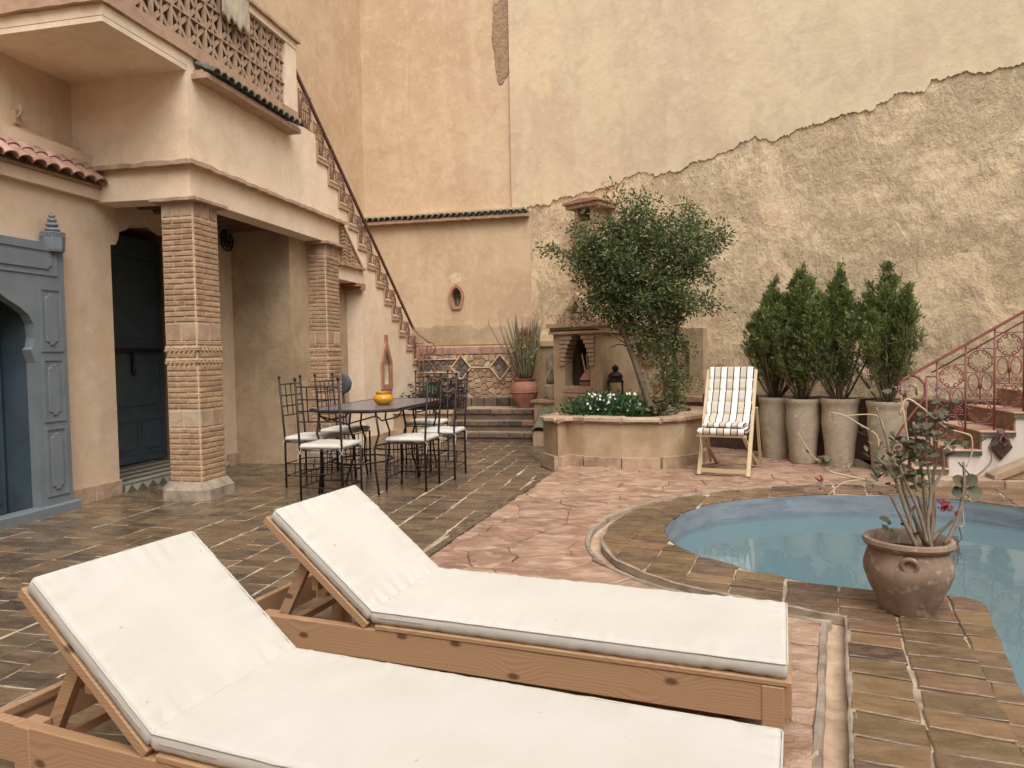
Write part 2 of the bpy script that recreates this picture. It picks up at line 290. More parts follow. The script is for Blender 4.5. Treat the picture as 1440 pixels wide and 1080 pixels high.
# ------------------------------------------------------------------ mesh helpers
class MB:
    def __init__(s): s.v = []; s.f = []; s.r = []; s.cr = 0.
    def rnd(s, r=None): s.cr = random.random() if r is None else r; return s
    def add(s, vs, fs):
        o = len(s.v); s.v += [tuple(q) for q in vs]; s.f += [tuple(i+o for i in f) for f in fs]; s.r += [s.cr]*len(fs); return s
    def box(s, a, b, M=None):
        (x0, y0, z0), (x1, y1, z1) = a, b
        vs = [(x0, y0, z0), (x1, y0, z0), (x1, y1, z0), (x0, y1, z0), (x0, y0, z1), (x1, y0, z1), (x1, y1, z1), (x0, y1, z1)]
        if M: vs = [M @ Vector(q) for q in vs]
        return s.add(vs, [(3, 2, 1, 0), (4, 5, 6, 7), (0, 1, 5, 4), (1, 2, 6, 5), (2, 3, 7, 6), (3, 0, 4, 7)])
    def bbox(s, a, b, c=.004, M=None):      # chamfered box
        x0, y0, z0 = a; x1, y1, z1 = b; vs = []
        ring = lambda z, k: [(x0+k, y0+c, z), (x0+c, y0+k, z), (x1-c, y0+k, z), (x1-k, y0+c, z), (x1-k, y1-c, z), (x1-c, y1-k, z), (x0+c, y1-k, z), (x0+k, y1-c, z)]
        ins = lambda z: [(x0+c, y0+c*1.4, z), (x0+c*1.4, y0+c, z), (x1-c*1.4, y0+c, z), (x1-c, y0+c*1.4, z), (x1-c, y1-c*1.4, z), (x1-c*1.4, y1-c, z), (x0+c*1.4, y1-c, z), (x0+c, y1-c*1.4, z)]
        rings = [ins(z0), ring(z0+c, 0), ring(z1-c, 0), ins(z1)]
        for r in rings: vs += r
        fs = [tuple(range(7, -1, -1)), tuple(range(24, 32))]
        for j in range(3):
            for i in range(8): fs.append((j*8+i, j*8+(i+1) % 8, j*8+8+(i+1) % 8, j*8+8+i))
        if M: vs = [M @ Vector(q) for q in vs]
        return s.add(vs, fs)
    def tube(s, pts, r, seg=6, closed=False, cap=True):
        pts = [Vector(p) for p in pts]; n = len(pts); rr = r if isinstance(r, (list, tuple)) else [r]*n
        vs = []; prev = None
        for i, p in enumerate(pts):
            a = pts[(i-1) % n] if (closed or i > 0) else p; b = pts[(i+1) % n] if (closed or i < n-1) else p
            t = (b-a).normalized() if (b-a).length > 1e-9 else Vector((0, 0, 1))
            if prev is None:
                u = t.orthogonal().normalized()
            else:
                u = prev-t*prev.dot(t); u = u.normalized() if u.length > 1e-6 else t.orthogonal().normalized()
            prev = u; w_ = t.cross(u)
            for k in range(seg):
                an = 2*math.pi*k/seg; vs.append(p+(u*math.cos(an)+w_*math.sin(an))*rr[i])
        fs = []
        for i in range(n if closed else n-1):
            for k in range(seg):
                a, b = i*seg+k, i*seg+(k+1) % seg; c, d = ((i+1) % n)*seg+(k+1) % seg, ((i+1) % n)*seg+k
                fs.append((a, b, c, d))
        if cap and not closed: fs += [tuple(range(seg-1, -1, -1)), tuple((n-1)*seg+k for k in range(seg))]
        return s.add(vs, fs)
    def bar(s, a, b, wx, wy, up_=None):       # rectangular bar from a to b
        a, b = Vector(a), Vector(b); t = (b-a).normalized(); u = Vector(up_) if up_ else Vector((0, 0, 1))
        if abs(t.dot(u)) > .98: u = Vector((1, 0, 0))
        x = t.cross(u).normalized(); y = x.cross(t)
        vs = [p+x*i*wx/2+y*j*wy/2 for p in (a, b) for i, j in ((-1, -1), (1, -1), (1, 1), (-1, 1))]
        return s.add(vs, [(3, 2, 1, 0), (4, 5, 6, 7), (0, 1, 5, 4), (1, 2, 6, 5), (2, 3, 7, 6), (3, 0, 4, 7)])
    def lathe(s, prof, seg=28, c=(0, 0, 0), wob=0.):
        vs = []; fs = []; n = len(prof)
        for i, (r, z) in enumerate(prof):
            for k in range(seg):
                an = 2*math.pi*k/seg; q = r*(1+wob*noise.noise(Vector((math.cos(an)*1.5, math.sin(an)*1.5, z*3+r))))
                vs.append((c[0]+q*math.cos(an), c[1]+q*math.sin(an), c[2]+z))
        for i in range(n-1):
            for k in range(seg): fs.append((i*seg+k, i*seg+(k+1) % seg, (i+1)*seg+(k+1) % seg, (i+1)*seg+k))
        if prof[0][0] > 1e-4: fs.append(tuple(range(seg-1, -1, -1)))
        if prof[-1][0] > 1e-4: fs.append(tuple((n-1)*seg+k for k in range(seg)))
        return s.add(vs, fs)
    def prism(s, poly, holes, fn, d0, d1, back=True):  # poly in 2-D, fn(u,v,d)->xyz
        loops = [poly]+holes; pts = [p for l in loops for p in l]
        tris = geometry.tessellate_polygon([[Vector((u, v, 0)) for u, v in l] for l in loops])
        n = len(pts); vs = [fn(u, v, d0) for u, v in pts]+[fn(u, v, d1) for u, v in pts]
        fs = [tuple(t) for t in tris]
        if back: fs += [(t[2]+n, t[1]+n, t[0]+n) for t in tris]
        o = 0
        for l in loops:
            k = len(l)
            for i in range(k): fs.append((o+i, o+(i+1) % k, n+o+(i+1) % k, n+o+i))
            o += k
        return s.add(vs, fs)
    def build(s, name, mat, parent=None, smooth=False, off=None, fix=True, sharp=None):
        me = bpy.data.meshes.new(name)
        vs = s.v
        if off is None and parent is not None and parent.get('_base'): off = Vector(parent['_base'])
        if off is not None: vs = [(a-off[0], b-off[1], c-off[2]) for a, b, c in vs]
        me.from_pydata(vs, [], s.f); me.update()
        if len(s.r) == len(me.polygons):
            at = me.attributes.new('rnd', 'FLOAT', 'FACE'); at.data.foreach_set('value', s.r)
        if fix:
            bm = bmesh.new(); bm.from_mesh(me); bmesh.ops.recalc_face_normals(bm, faces=bm.faces); bm.to_mesh(me); bm.free()
        if smooth:
            me.polygons.foreach_set('use_smooth', [True]*len(me.polygons))
            if sharp: me.set_sharp_from_angle(angle=R(sharp))
        me.materials.append(mat if not isinstance(mat, str) else MT[mat])
        o = bpy.data.objects.new(name, me); COL.objects.link(o)
        if parent is not None: o.parent = parent
        return o
def tag(o, label=None, cat=None, group=None, kind=None):
    if label: o['label'] = label
    if cat: o['category'] = cat
    if group: o['group'] = group
    if kind: o['kind'] = kind
    return o
def thing(name, label, cat, loc=(0, 0, 0), rz=0, group=None, world=False):
    o = bpy.data.objects.new(name, None); COL.objects.link(o); o.empty_display_size = .1
    o.location = loc; o.rotation_euler = (0, 0, rz); tag(o, label, cat, group)
    if world: o['_base'] = loc
    return o
def copy_tree(o, parent=None):
    c = o.copy(); COL.objects.link(c); c.parent = parent
    for ch in list(o.children): copy_tree(ch, c)
    return c
def inst(src_me, name, parent, loc, rot=(0, 0, 0), scale=(1, 1, 1)):
    o = bpy.data.objects.new(name, src_me); COL.objects.link(o); o.parent = parent
    o.location = loc; o.rotation_euler = rot; o.scale = scale; return o
def mesh_of(mb, name, mat, smooth=False, sharp=None):
    o = mb.build(name, mat, smooth=smooth, sharp=sharp); me = o.data; bpy.data.objects.remove(o); return me
def ns(x, y, z=0): return noise.noise(Vector((x, y, z)))

# 2-D polygon tools
def clip_half(poly, nx, ny, c):               # keep n.p <= c
    out = []
    for i in range(len(poly)):
        a, b = poly[i], poly[(i+1) % len(poly)]
        da, db = nx*a[0]+ny*a[1]-c, nx*b[0]+ny*b[1]-c
        if da <= 0: out.append(a)
        if (da < 0) != (db < 0) and abs(da-db) > 1e-12:
            t = da/(da-db); out.append((a[0]+(b[0]-a[0])*t, a[1]+(b[1]-a[1])*t))
    return out
def clip_cell(region, cell):                  # region may be non-convex, cell convex ccw
    p = region
    for i in range(len(cell)):
        a, b = cell[i], cell[(i+1) % len(cell)]
        nx, ny = b[1]-a[1], a[0]-b[0]
        p = clip_half(p, nx, ny, nx*a[0]+ny*a[1])
        if len(p) < 3: return []
    q = []
    for v in p:
        if not q or (abs(v[0]-q[-1][0])+abs(v[1]-q[-1][1])) > 1e-3: q.append(v)
    while len(q) > 2 and abs(q[0][0]-q[-1][0])+abs(q[0][1]-q[-1][1]) < 1e-3: q.pop()
    return q
def area(p): return .5*sum(p[i][0]*p[(i+1) % len(p)][1]-p[(i+1) % len(p)][0]*p[i][1] for i in range(len(p)))
def cen(p): return (sum(q[0] for q in p)/len(p), sum(q[1] for q in p)/len(p))
def rough_edge(p, step, amp, f=9):
    out = []
    for i in range(len(p)):
        a, b = p[i], p[(i+1) % len(p)]; L = math.hypot(b[0]-a[0], b[1]-a[1]); k = max(1, int(L/step))
        for j in range(k):
            x, y = a[0]+(b[0]-a[0])*j/k, a[1]+(b[1]-a[1])*j/k
            out.append((x+ns(x*f, y*f, 3)*amp, y+ns(x*f, y*f, 8)*amp))
    return out
def voronoi(seeds, gap, box, sx=1., reach=1.2):
    cells = []
    for i, (x, y) in enumerate(seeds):
        c = [(box[0], box[1]), (box[2], box[1]), (box[2], box[3]), (box[0], box[3])]
        for j, (u, v) in enumerate(seeds):
            if i == j or abs(u-x) > reach or abs(v-y) > reach: continue
            nx, ny = u-x, v-y; L = math.hypot(nx, ny); nx /= L; ny /= L
            c = clip_half(c, nx, ny, nx*(x+u)/2+ny*(y+v)/2-gap/2)
            if len(c) < 3: break
        if len(c) >= 3: cells.append(c)
    return cells
def slab_piece(mb, p, fn, d0, d1, bev):       # polygon piece: sides + bevel + top
    if area(p) < 0: p = p[::-1]
    c = cen(p); n = len(p)
    ins = []
    for q in p:
        L = math.hypot(q[0]-c[0], q[1]-c[1]) or 1; k = max(.2, 1-bev/L); ins.append((c[0]+(q[0]-c[0])*k, c[1]+(q[1]-c[1])*k))
    vs = [fn(*q, d0) for q in p]+[fn(*q, d1-bev*.6) for q in p]+[fn(*q, d1) for q in ins]
    fs = []
    for j in range(2):
        for i in range(n): fs.append((j*n+i, j*n+(i+1) % n, (j+1)*n+(i+1) % n, (j+1)*n+i))
    tr = geometry.tessellate_polygon([[Vector((*q, 0)) for q in ins]])
    fs += [tuple(2*n+k for k in t) for t in tr]
    return mb.add(vs, fs)
XY = lambda u, v, d: (u, v, d)

# ================================================================== GROUND, PAVING, POOL
POOL = [(-.03, 5.5), (.015, 5.15), (.13, 4.88), (.28, 4.69), (.48, 4.53), (.67, 4.39), (.88, 4.28), (1.12, 4.21), (1.60, 4.19), (1.64, 4.12), (1.54, 3.8), (1.32, 2.98), (1.05, 2.0), (.75, .8),
        (3.2, .8), (3.9, 2), (4.0, 4), (3.85, 5.1), (3.4, 6.05), (2.9, 6.61), (2.54, 6.91), (2.0, 7.04), (1.38, 7.0), (.72, 6.72), (.39, 6.46), (.14, 6.09)]
def densify(p, step=.08):
    out = []
    n = len(p)
    for i in range(n):
        a, b = p[i], p[(i+1) % n]; k = max(1, int(math.hypot(b[0]-a[0], b[1]-a[1])/step))
        for j in range(k): out.append((a[0]+(b[0]-a[0])*j/k, a[1]+(b[1]-a[1])*j/k))
    return out
def smooth_open(p, step=.1, it=3):
    out = []
    for i in range(len(p)-1):
        a, b = p[i], p[i+1]; k = max(1, int(math.hypot(b[0]-a[0], b[1]-a[1])/step))
        for j in range(k): out.append((a[0]+(b[0]-a[0])*j/k, a[1]+(b[1]-a[1])*j/k))
    out.append(p[-1])
    for _ in range(it):
        out = [out[0]]+[((out[i-1][0]+2*out[i][0]+out[i+1][0])/4, (out[i-1][1]+2*out[i][1]+out[i+1][1])/4) for i in range(1, len(out)-1)]+[out[-1]]
    return out
POOLD = densify(POOL)
for _ in range(2): POOLD = [((POOLD[i-1][0]+2*POOLD[i][0]+POOLD[(i+1) % len(POOLD)][0])/4, (POOLD[i-1][1]+2*POOLD[i][1]+POOLD[(i+1) % len(POOLD)][1])/4) for i in range(len(POOLD))]
TC1 = smooth_open([(.883, 3.78), (.66, 3.87), (.47, 3.96), (.25, 4.07), (.03, 4.2), (-.2, 4.42), (-.36, 4.68), (-.45, 5.0), (-.46, 5.42), (-.36, 5.9), (-.08, 6.46), (.42, 6.95), (.98, 7.3), (1.68, 7.54), (2.47, 7.59), (3.28, 7.47), (4.0, 7.0), (4.45, 6.2), (4.6, 5)])
TC0 = smooth_open([(.235, .8), (.584, 2.42), (.883, 3.78)])
TCURVE = TC0[:-1]+TC1                     # edge of the tiled pool surround
def offset_open(p, d):
    out = []
    for i in range(len(p)):
        a, b = p[max(0, i-1)], p[min(len(p)-1, i+1)]; tx, ty = b[0]-a[0], b[1]-a[1]; L = math.hypot(tx, ty)
        out.append((p[i][0]-ty/L*d, p[i][1]+tx/L*d))
    return out
# ground sheet with the pool cut out
bm = bmesh.new()
def loop(pts, z):
    vs = [bm.verts.new((x, y, z)) for x, y in pts]; return [bm.edges.new((vs[i], vs[(i+1) % len(vs)])) for i in range(len(vs))]
ed = loop([(-90, -60), (90, -60), (90, 120), (-90, 120)], -.06)+loop(POOLD, -.06)
bmesh.ops.triangle_fill(bm, edges=ed, use_beauty=True)
me = bpy.data.meshes.new('ground'); bm.to_mesh(me); bm.free(); me.materials.append(MT['ground'])
g = bpy.data.objects.new('ground', me); COL.objects.link(g); tag(g, 'bare earth under the courtyard', kind='structure')

# --- left tiled floor
RA = [(-5.5, .3), (-2.02, .3), (-1.64, 4.63), (-1.41, 7.2), (-1.32, 8.2), (-1.52, 8.45), (-1.52, 10.8), (-4.42, 10.8), (-4.42, 9.98), (-5.5, 9.98)]
mb = MB(); mb.prism(RA, [], XY, -.055, -.0035); floor = mb.build('courtyard_floor', 'grout'); tag(floor, kind='structure')
RD = TCURVE+[(4.0, 4.95), (4.02, 4)]
# --- tiles
def tiles(region, w_, h_, ang, gap, seedxy, z, jit=.004, stag=True):
    out = []; ca, sa = math.cos(ang), math.sin(ang)
    xs = [x*ca+y*sa for x, y in region]; ys = [-x*sa+y*ca for x, y in region]
    reg = [(x*ca+y*sa, -x*sa+y*ca) for x, y in region]
    i = 0; u = min(xs)-w_
    while u < max(xs):
        ww = w_*(1+random.uniform(-.06, .06)); v = min(ys)-random.random()*h_
        while v < max(ys):
            hh = h_*(1+random.uniform(-.12, .12))
            j = lambda: random.uniform(-jit, jit)
            wv = .02*ns(v*.8, u*3)+.010*ns(v*3.1, u*5, 2)
            cell = [(u+gap/2+j()+wv, v+gap/2+j()), (u+ww-gap/2+j()+wv, v+gap/2+j()), (u+ww-gap/2+j()+wv, v+hh-gap/2+j()), (u+gap/2+j()+wv, v+hh-gap/2+j())]
            p = clip_cell(reg, cell)
            if p and abs(area(p)) > .15*w_*h_: out.append([(x*ca-y*sa, x*sa+y*ca) for x, y in p])
            v += hh
        u += ww; i += 1
    return out
def lay(pieces, parent, name, mat, d0, ztop, bev, limit=300, tilt=.004, jag=None):
    def key(p):
        c = cen(p); return math.hypot(*c)+(6 if c[1] < .9 else 0)+(3 if c[1] < 1.6 and abs(c[0]) > 1.5 else 0)
    pieces = sorted(pieces, key=key); rest = MB(); nrest = 0
    for i, p in enumerate(pieces):
        c = cen(p); a, b, zz = random.uniform(-tilt, tilt)/.15, random.uniform(-tilt, tilt)/.15, random.uniform(-.002, .003)
        if jag: p = rough_edge(p, jag[0], jag[1])
        fn = lambda u, v, d: (u, v, d+((u-c[0])*a+(v-c[1])*b+zz if d > d0 else 0))
        if i < limit:
            mb = MB().rnd(); slab_piece(mb, p, fn, d0, ztop, bev)
            o = mb.build(name, mat, parent, off=(c[0], c[1], ztop)); o.location = (c[0], c[1], ztop)
        else:
            rest.rnd(); slab_piece(rest, p, fn, d0, ztop, bev); nrest += 1
    if nrest:
        o = rest.build('far_'+name+'s', mat, parent); tag(o, kind='stuff')
lay(tiles(RA, .225, .140, 0, .009, 0, 0, jit=.006), floor, 'tile', 'tile', -.045, .0, .004, tilt=.0015, jag=(.05, .010))
# narrow border bricks along the joint between tiles and red stone
bt = []
Bl = [(-2.0, .5), (-1.6, 4.63), (-1.37, 7.2), (-1.28, 8.2)]
Bd = smooth_open(Bl, .13, 0)
for i in range(len(Bd)-1):
    a, b = Bd[i], Bd[i+1]; tx, ty = (b[0]-a[0]), (b[1]-a[1]); L = math.hypot(tx, ty); nx, ny = -ty/L*.03, tx/L*.03; e = .05
    a2 = (a[0]+tx*e, a[1]+ty*e); b2 = (b[0]-tx*e, b[1]-ty*e)
    bt.append([(a2[0]-nx, a2[1]-ny), (b2[0]-nx, b2[1]-ny), (b2[0]+nx, b2[1]+ny), (a2[0]+nx, a2[1]+ny)])
lay(bt, floor, 'border_tile', 'tile', -.03, .004, .005, tilt=.002)

# --- red flagstones
GO = offset_open(TCURVE, .105)
GO = [q for q in GO]
RB = [(-1.93, .3), (-1.565, 4.63), (-1.34, 7.2), (-1.25, 8.3), (-1.5, 9.6), (-1.5, 12), (2.3, 10.0), (2.42, 7.72)]
go_rev = [q for q in reversed(GO) if q[0] < 2.4 or q[1] < 4.5]
go_rev = [q for q in go_rev if not (q[0] > 2.4)]
RB = RB+go_rev
mb = MB(); mb.prism(RB, [], XY, -.055, -.022); flags = mb.build('stone_paving', 'sand'); tag(flags, kind='structure')
seeds = []
y = .2
while y < 10.6:
    x = -2.2+random.random()*.3
    hy = .26+.0*y
    while x < 2.8:
        seeds.append((x+random.uniform(-.11, .11), y+random.uniform(-.09, .09))); x += random.uniform(.34, .52)
    y += hy
cells = voronoi(seeds, .005, (-2.6, 0, 3, 11))
flp = []
for c in cells:
    if area(c) < 0: c = c[::-1]
    p = clip_cell(RB, c)
    if p and abs(area(p)) > .006: flp.append(p)
def lay_rough(pieces, parent, name, mat, d0, z, limit=300):
    pieces = sorted(pieces, key=lambda p: math.hypot(*cen(p)))
    for i, p in enumerate(pieces[:limit]):
        if area(p) < 0: p = p[::-1]
        p = rough_edge(p, .05, .016); c = cen(p); n = len(p); zz = random.uniform(-.006, .006)
        H = lambda x, y: z+zz+.010*ns(x*6, y*9)+.006*ns(x*15, y*22, 4)
        vs = [(x, y, d0) for x, y in p]; fs = []
        for k, dz in ((1., -.006), (.955, 0), (.6, .001), (.3, .001)):
            vs += [(c[0]+(x-c[0])*k, c[1]+(y-c[1])*k, H(c[0]+(x-c[0])*k, c[1]+(y-c[1])*k)+dz) for x, y in p]
        vs.append((c[0], c[1], H(*c)))
        for j in range(4):
            for q in range(n): fs.append((j*n+q, j*n+(q+1) % n, (j+1)*n+(q+1) % n, (j+1)*n+q))
        for q in range(n): fs.append((4*n+q, 4*n+(q+1) % n, 5*n))
        mb = MB().rnd(); mb.add(vs, fs); o = mb.build(name, mat, parent, off=(c[0], c[1], z), smooth=True, sharp=35); o.location = (c[0], c[1], z)
lay_rough(flp, flags, 'flagstone', 'flag', -.05, .0)

# --- gutter and pool surround
def strip(mb, A, B, za, zb):
    n = len(A); vs = [(*p, za if not callable(za) else za(p)) for p in A]+[(*p, zb if not callable(zb) else zb(p)) for p in B]
    mb.add(vs, [(i, i+1, n+i+1, n+i) for i in range(n-1)])
def profile(mb, curve, prof):   # prof: list of (offset, z)
    L = [[(q[0]+.007*ns(q[0]*4, q[1]*4, i_*.15)+.006*ns(q[0]*19, q[1]*19, i_*.4), q[1]+.007*ns(q[0]*4, q[1]*4, 7+i_*.15)+.006*ns(q[0]*19, q[1]*19, 5+i_*.4)) for q in offset_open(curve, o)] for i_, (o, z) in enumerate(prof)]
    wob = lambda p, z: z+.007*ns(p[0]*7, p[1]*7, z*9)+.005*ns(p[0]*23, p[1]*23, z*9)
    for i in range(len(prof)-1):
        strip(mb, L[i], L[i+1], lambda p, z=prof[i][1]: wob(p, z), lambda p, z=prof[i+1][1]: wob(p, z))
mb = MB(); profile(mb, TCURVE, [(.012, -.055), (.012, -.036), (.06, -.04), (.09, -.036), (.092, -.052)]); gut = mb.build('gutter', 'sand', fix=False); tag(gut, kind='structure')
mb = MB(); profile(mb, TCURVE, [(.088, -.05), (.09, -.004), (.095, .006), (.118, .006), (.124, -.004), (.13, -.05)]); o = mb.build('edging', 'curb_grey', gut, smooth=True, sharp=40)
pool_in = None
RDP = TCURVE+[(4.02, 5.0)]
# walk the pool outline from the right end round the back to the near corner
def idx_near(p): return min(range(len(POOLD)), key=lambda i: (POOLD[i][0]-p[0])**2+(POOLD[i][1]-p[1])**2)
ia, ib = idx_near((3.88, 5.0)), idx_near((.75, .8))
k = ia; seg_ = []
while True:
    seg_.append(POOLD[k]); 
    if k == ib: break
    k = (k+1) % len(POOLD)
RDP = TCURVE+seg_
def inner(p, d):
    return p
mb = MB(); mb.prism(RDP, [], XY, -.058, .006); surr = mb.build('pool_surround', 'grout'); tag(surr, kind='structure')
mb = MB(); profile(mb, TCURVE, [(.0, -.05), (.012, -.03), (.012, .012), (.004, .016), (-.012, .016), (-.014, 0)]); mb.build('edging', 'curb_grey', surr, smooth=True, sharp=50)
lay(tiles(RDP, .27, .168, R(-12), .010, 0, 0, jit=.008), surr, 'tile', 'tile_pool', -.02, .018, .006, jag=(.06, .006))
# --- pool shell + water
mb = MB(); n = len(POOLD); cx_, cy_ = 1.9, 4.6
vs = []
for z, k in ((.008, .9965), (-.10, .996), (-.3, .996), (-1.15, .985), (-1.25, .94)):
    vs += [(cx_+(x-cx_)*k, cy_+(y-cy_)*k, z) for x, y in POOLD]
fs = [(j*n+i, j*n+(i+1) % n, (j+1)*n+(i+1) % n, (j+1)*n+i) for j in range(4) for i in range(n)]
mb.add(vs, fs)
tr = geometry.tessellate_polygon([[Vector((x, y, 0)) for x, y in POOLD]])
mb.add([(cx_+(x-cx_)*.94, cy_+(y-cy_)*.94, -1.25) for x, y in POOLD], [tuple(t) for t in tr])
pool = mb.build('pool_basin', 'pool', fix=False); tag(pool, kind='structure')
# submerged curved steps at the right
mb = MB()
for k, (r_, z_) in enumerate(((1.25, -.42), (.95, -.3))):
    P = [(3.75+r_*math.cos(a), 3.6+r_*1.15*math.sin(a)) for a in [2*math.pi*i/40 for i in range(40)]]
    P = [(min(x, 3.85), y) for x, y in P]
    mb.prism(P, [], XY, -1.24, z_)
mb.build('pool_step', 'pool', pool)
mb = MB(); W_ = [(cx_+(x-cx_)*.998, cy_+(y-cy_)*.998) for x, y in POOLD]; tr = geometry.tessellate_polygon([[Vector((x, y, 0)) for x, y in W_]])
mb.add([(x, y, -.17) for x, y in W_], [tuple(t) for t in tr]); wat = mb.build('pool_water', 'water', fix=False); tag(wat, kind='structure')
if wat.data.polygons[0].normal.z < 0: wat.data.flip_normals()

# ================================================================== WALLS
def WR(s, z, d): return (-2.35+.866*s-.5*d, 12.45-.5*s-.866*d, z)      # rear right wall frame: s along, d out of it
def line(pts, s):
    for i in range(len(pts)-1):
        if pts[i][0] <= s <= pts[i+1][0]:
            t = (s-pts[i][0])/(pts[i+1][0]-pts[i][0]); return pts[i][1]+(pts[i+1][1]-pts[i][1])*t
    return pts[0][1] if s < pts[0][0] else pts[-1][1]
SCR = [(-.3, 3.97), (.31, 3.93), (.78, 3.98), (1.22, 4.0), (1.79, 4.02), (2.31, 4.14), (2.6, 4.05), (2.95, 4.03), (3.22, 4.13), (3.5, 4.11), (4.13, 4.27), (4.42, 4.17), (4.8, 4.26), (5.25, 4.3), (5.66, 4.31), (5.91, 4.39), (6.2, 4.36), (6.28, 4.5), (6.46, 4.47), (6.7, 4.43), (7.16, 4.42), (9, 4.5), (13, 4.4)]
rw = thing('rear_wall', 'tall ochre wall of smooth plaster above rough scraped render behind the planter and jars', 'wall', (1.0, 10.5, 0), world=True)
mb = MB(); NS_, NZ = 300, 185; s0, s1 = -.35, 9.5; zt = 4.75
vs = []
for j in range(NZ+1):
    z = -.1+(zt+.1)*j/NZ
    for i in range(NS_+1):
        s = s0+(s1-s0)*i/NS_
        d = -.004+.008*ns(s*2.3, z*2.3)+.006*ns(s*8, z*6, 5)-.007*abs(ns(s*20, z*15, 9))+.004*ns(s*31, z*25, 2)
        vs.append(WR(s, z, d))
mb.add(vs, [(j*(NS_+1)+i, j*(NS_+1)+i+1, (j+1)*(NS_+1)+i+1, (j+1)*(NS_+1)+i) for j in range(NZ) for i in range(NS_)])
mb.build('rough_render', 'rough', rw, smooth=True, fix=False)
mb = MB(); mb.prism([(-.4, -.1), (9.8, -.1), (9.8, 8.6), (-.4, 8.6)], [], WR, -.45, -.03); mb.build('wall_core', 'plaster_yellow', rw)
mb = MB(); vs = []; NC = 620
bz = []
for i in range(NC+1):
    s = s0+(9.5-s0)*i/NC
    z = line(SCR, s)+.05*ns(s*3.1, 1)+.05*ns(s*9, 4)+.045*abs(ns(s*21, 7))+.02*ns(s*37, 7)+.018*ns(s*60, 2)
    bz.append((s, z))
rows = [0, .02, .06, .15, .4, 1.]
for f in rows:
    for s, z in bz:
        zz = z+(8.6-z)*f
        vs.append(WR(s, zz, .013+.004*ns(s*1.7, zz*1.7, 3)))
n = NC+1
fs = [(j*n+i, j*n+i+1, (j+1)*n+i+1, (j+1)*n+i) for j in range(len(rows)-1) for i in range(NC)]
mb.add(vs, fs); mb.add([WR(s, z, .013+.004*ns(s*1.7, z*1.7, 3)) for s, z in bz]+[WR(s, z+.002, -.02) for s, z in bz], [(i, n+i, n+i+1, i+1) for i in range(NC)])
mb.build('smooth_plaster', 'plaster_yellow', rw, fix=False)
# flaked smooth islands left on the rough part
def blob(cx, cy, rx, ry, k=26, seed=0, amp=.35):
    return [(cx+rx*(1+amp*ns(math.cos(a)*1.6+seed, math.sin(a)*1.6, seed))*math.cos(a), cy+ry*(1+amp*ns(math.cos(a)*1.6+seed+4, math.sin(a)*1.6, seed))*math.sin(a)) for a in [2*math.pi*i/k for i in range(k)]]
# dado panel, ledge and lower dark masonry behind the jars
mb = MB(); mb.prism([(-.1, 0), (1.0, 0), (1.0, 1.50), (-.1, 1.50)], [], WR, .0, .075); mb.build('dado', 'plaster_low', rw)
mb = MB(); mb.box((0, 0, 0), (1, 1, 1)); mb.v = [WR(-.1+1.15*x, 1.5+.09*z, -.0+.11*y) for x, y, z in mb.v]; mb.build('ledge', 'plaster_pink', rw)
mb = MB(); mb.prism([(2.0, 0), (3.42, 0), (3.42, 1.70), (2.0, 1.70)], [(lambda q: q)([(2.15, .75), (3.2, .75), (3.2, 1.52), (2.15, 1.52)])], WR, .0, .13); mb.build('niche_panel', 'plaster_low', rw)
mb = MB(); mb.prism(rough_edge([(1.9, .64), (3.5, .64), (3.5, .71), (1.9, .71)], .08, .02), [], WR, .0, .30); mb.build('ledge', 'capstone', rw)
mb = MB(); mb.prism([(1.92, 0), (3.48, 0), (3.48, .638), (1.92, .638)], [], WR, .0, .24); mb.build('bench_wall', 'rough_dark', rw)
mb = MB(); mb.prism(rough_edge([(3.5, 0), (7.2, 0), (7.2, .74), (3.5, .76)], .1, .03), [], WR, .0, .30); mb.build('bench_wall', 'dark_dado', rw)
for i, (s, z, a) in enumerate([(2.45, 1.3, .13), (2.85, 1.0, .15), (2.6, .95, .1), (3.0, 1.3, .12)]):
    mb = MB(); slab_piece(mb, rough_edge(blob(s, z, a, a*1.2, 8, i, .5), .05, .02), lambda u, v, d: WR(u, v, d), .0, .04, .015); mb.build('stone', 'capstone', rw)

# rear left wall: lower thick part (y=12.42) with the niche, upper part (y=12.65)
rl = thing('back_wall', 'pink ochre wall with tiled ledge and small pointed niche beyond the dining table', 'wall', (-3.9, 12.7, 0), world=True)
FY = lambda x, z, y: (x, y, z)
def ogee(cx, z0, z1, hw, k=9):   # pointed oval
    H_ = z1-z0; pts = []
    prof = [(0.55, 0), (.8, .22), (1., .5), (.92, .68), (.62, .85), (.25, .95), (0, 1)]
    rr = [(cx+hw*a, z0+H_*b) for a, b in prof]; ll = [(cx-hw*a, z0+H_*b) for a, b in reversed(prof[:-1])]
    return rr+ll
hole = ogee(-3.665, 2.26, 2.60, .095)
mb = MB(); mb.prism([(-4.6, -.1), (-2.2, -.1), (-2.2, 3.78), (-5.6, 3.78), (-5.6, 1.0), (-4.6, 1.0)], [hole], FY, 12.42, 12.60, True); mb.build('lower_wall', 'plaster_pink', rl)
mb = MB(); mb.prism([(-5.6, -.1), (-2.0, -.1), (-2.0, 8.6), (-5.6, 8.6)], [], FY, 12.66, 13.0); mb.build('upper_wall', 'plaster_pink', rl)
mb = MB(); mb.prism(ogee(-3.665, 2.20, 2.66, .145), [hole], FY, 12.385, 12.425); mb.build('niche_frame', 'terra', rl)
mb = MB(); mb.lathe([(.0, 0), (.05, 0), (.06, .03), (.03, .06), (.045, .1), (.02, .14), (.0, .15)], 14, (-3.665, 12.52, 2.262)); tag(mb.build('small_vase', 'darkstone', smooth=True), 'small dark clay vase standing inside the pointed wall niche', 'vase')
mb = MB(); P = [(-4.4, 1.56)]; 
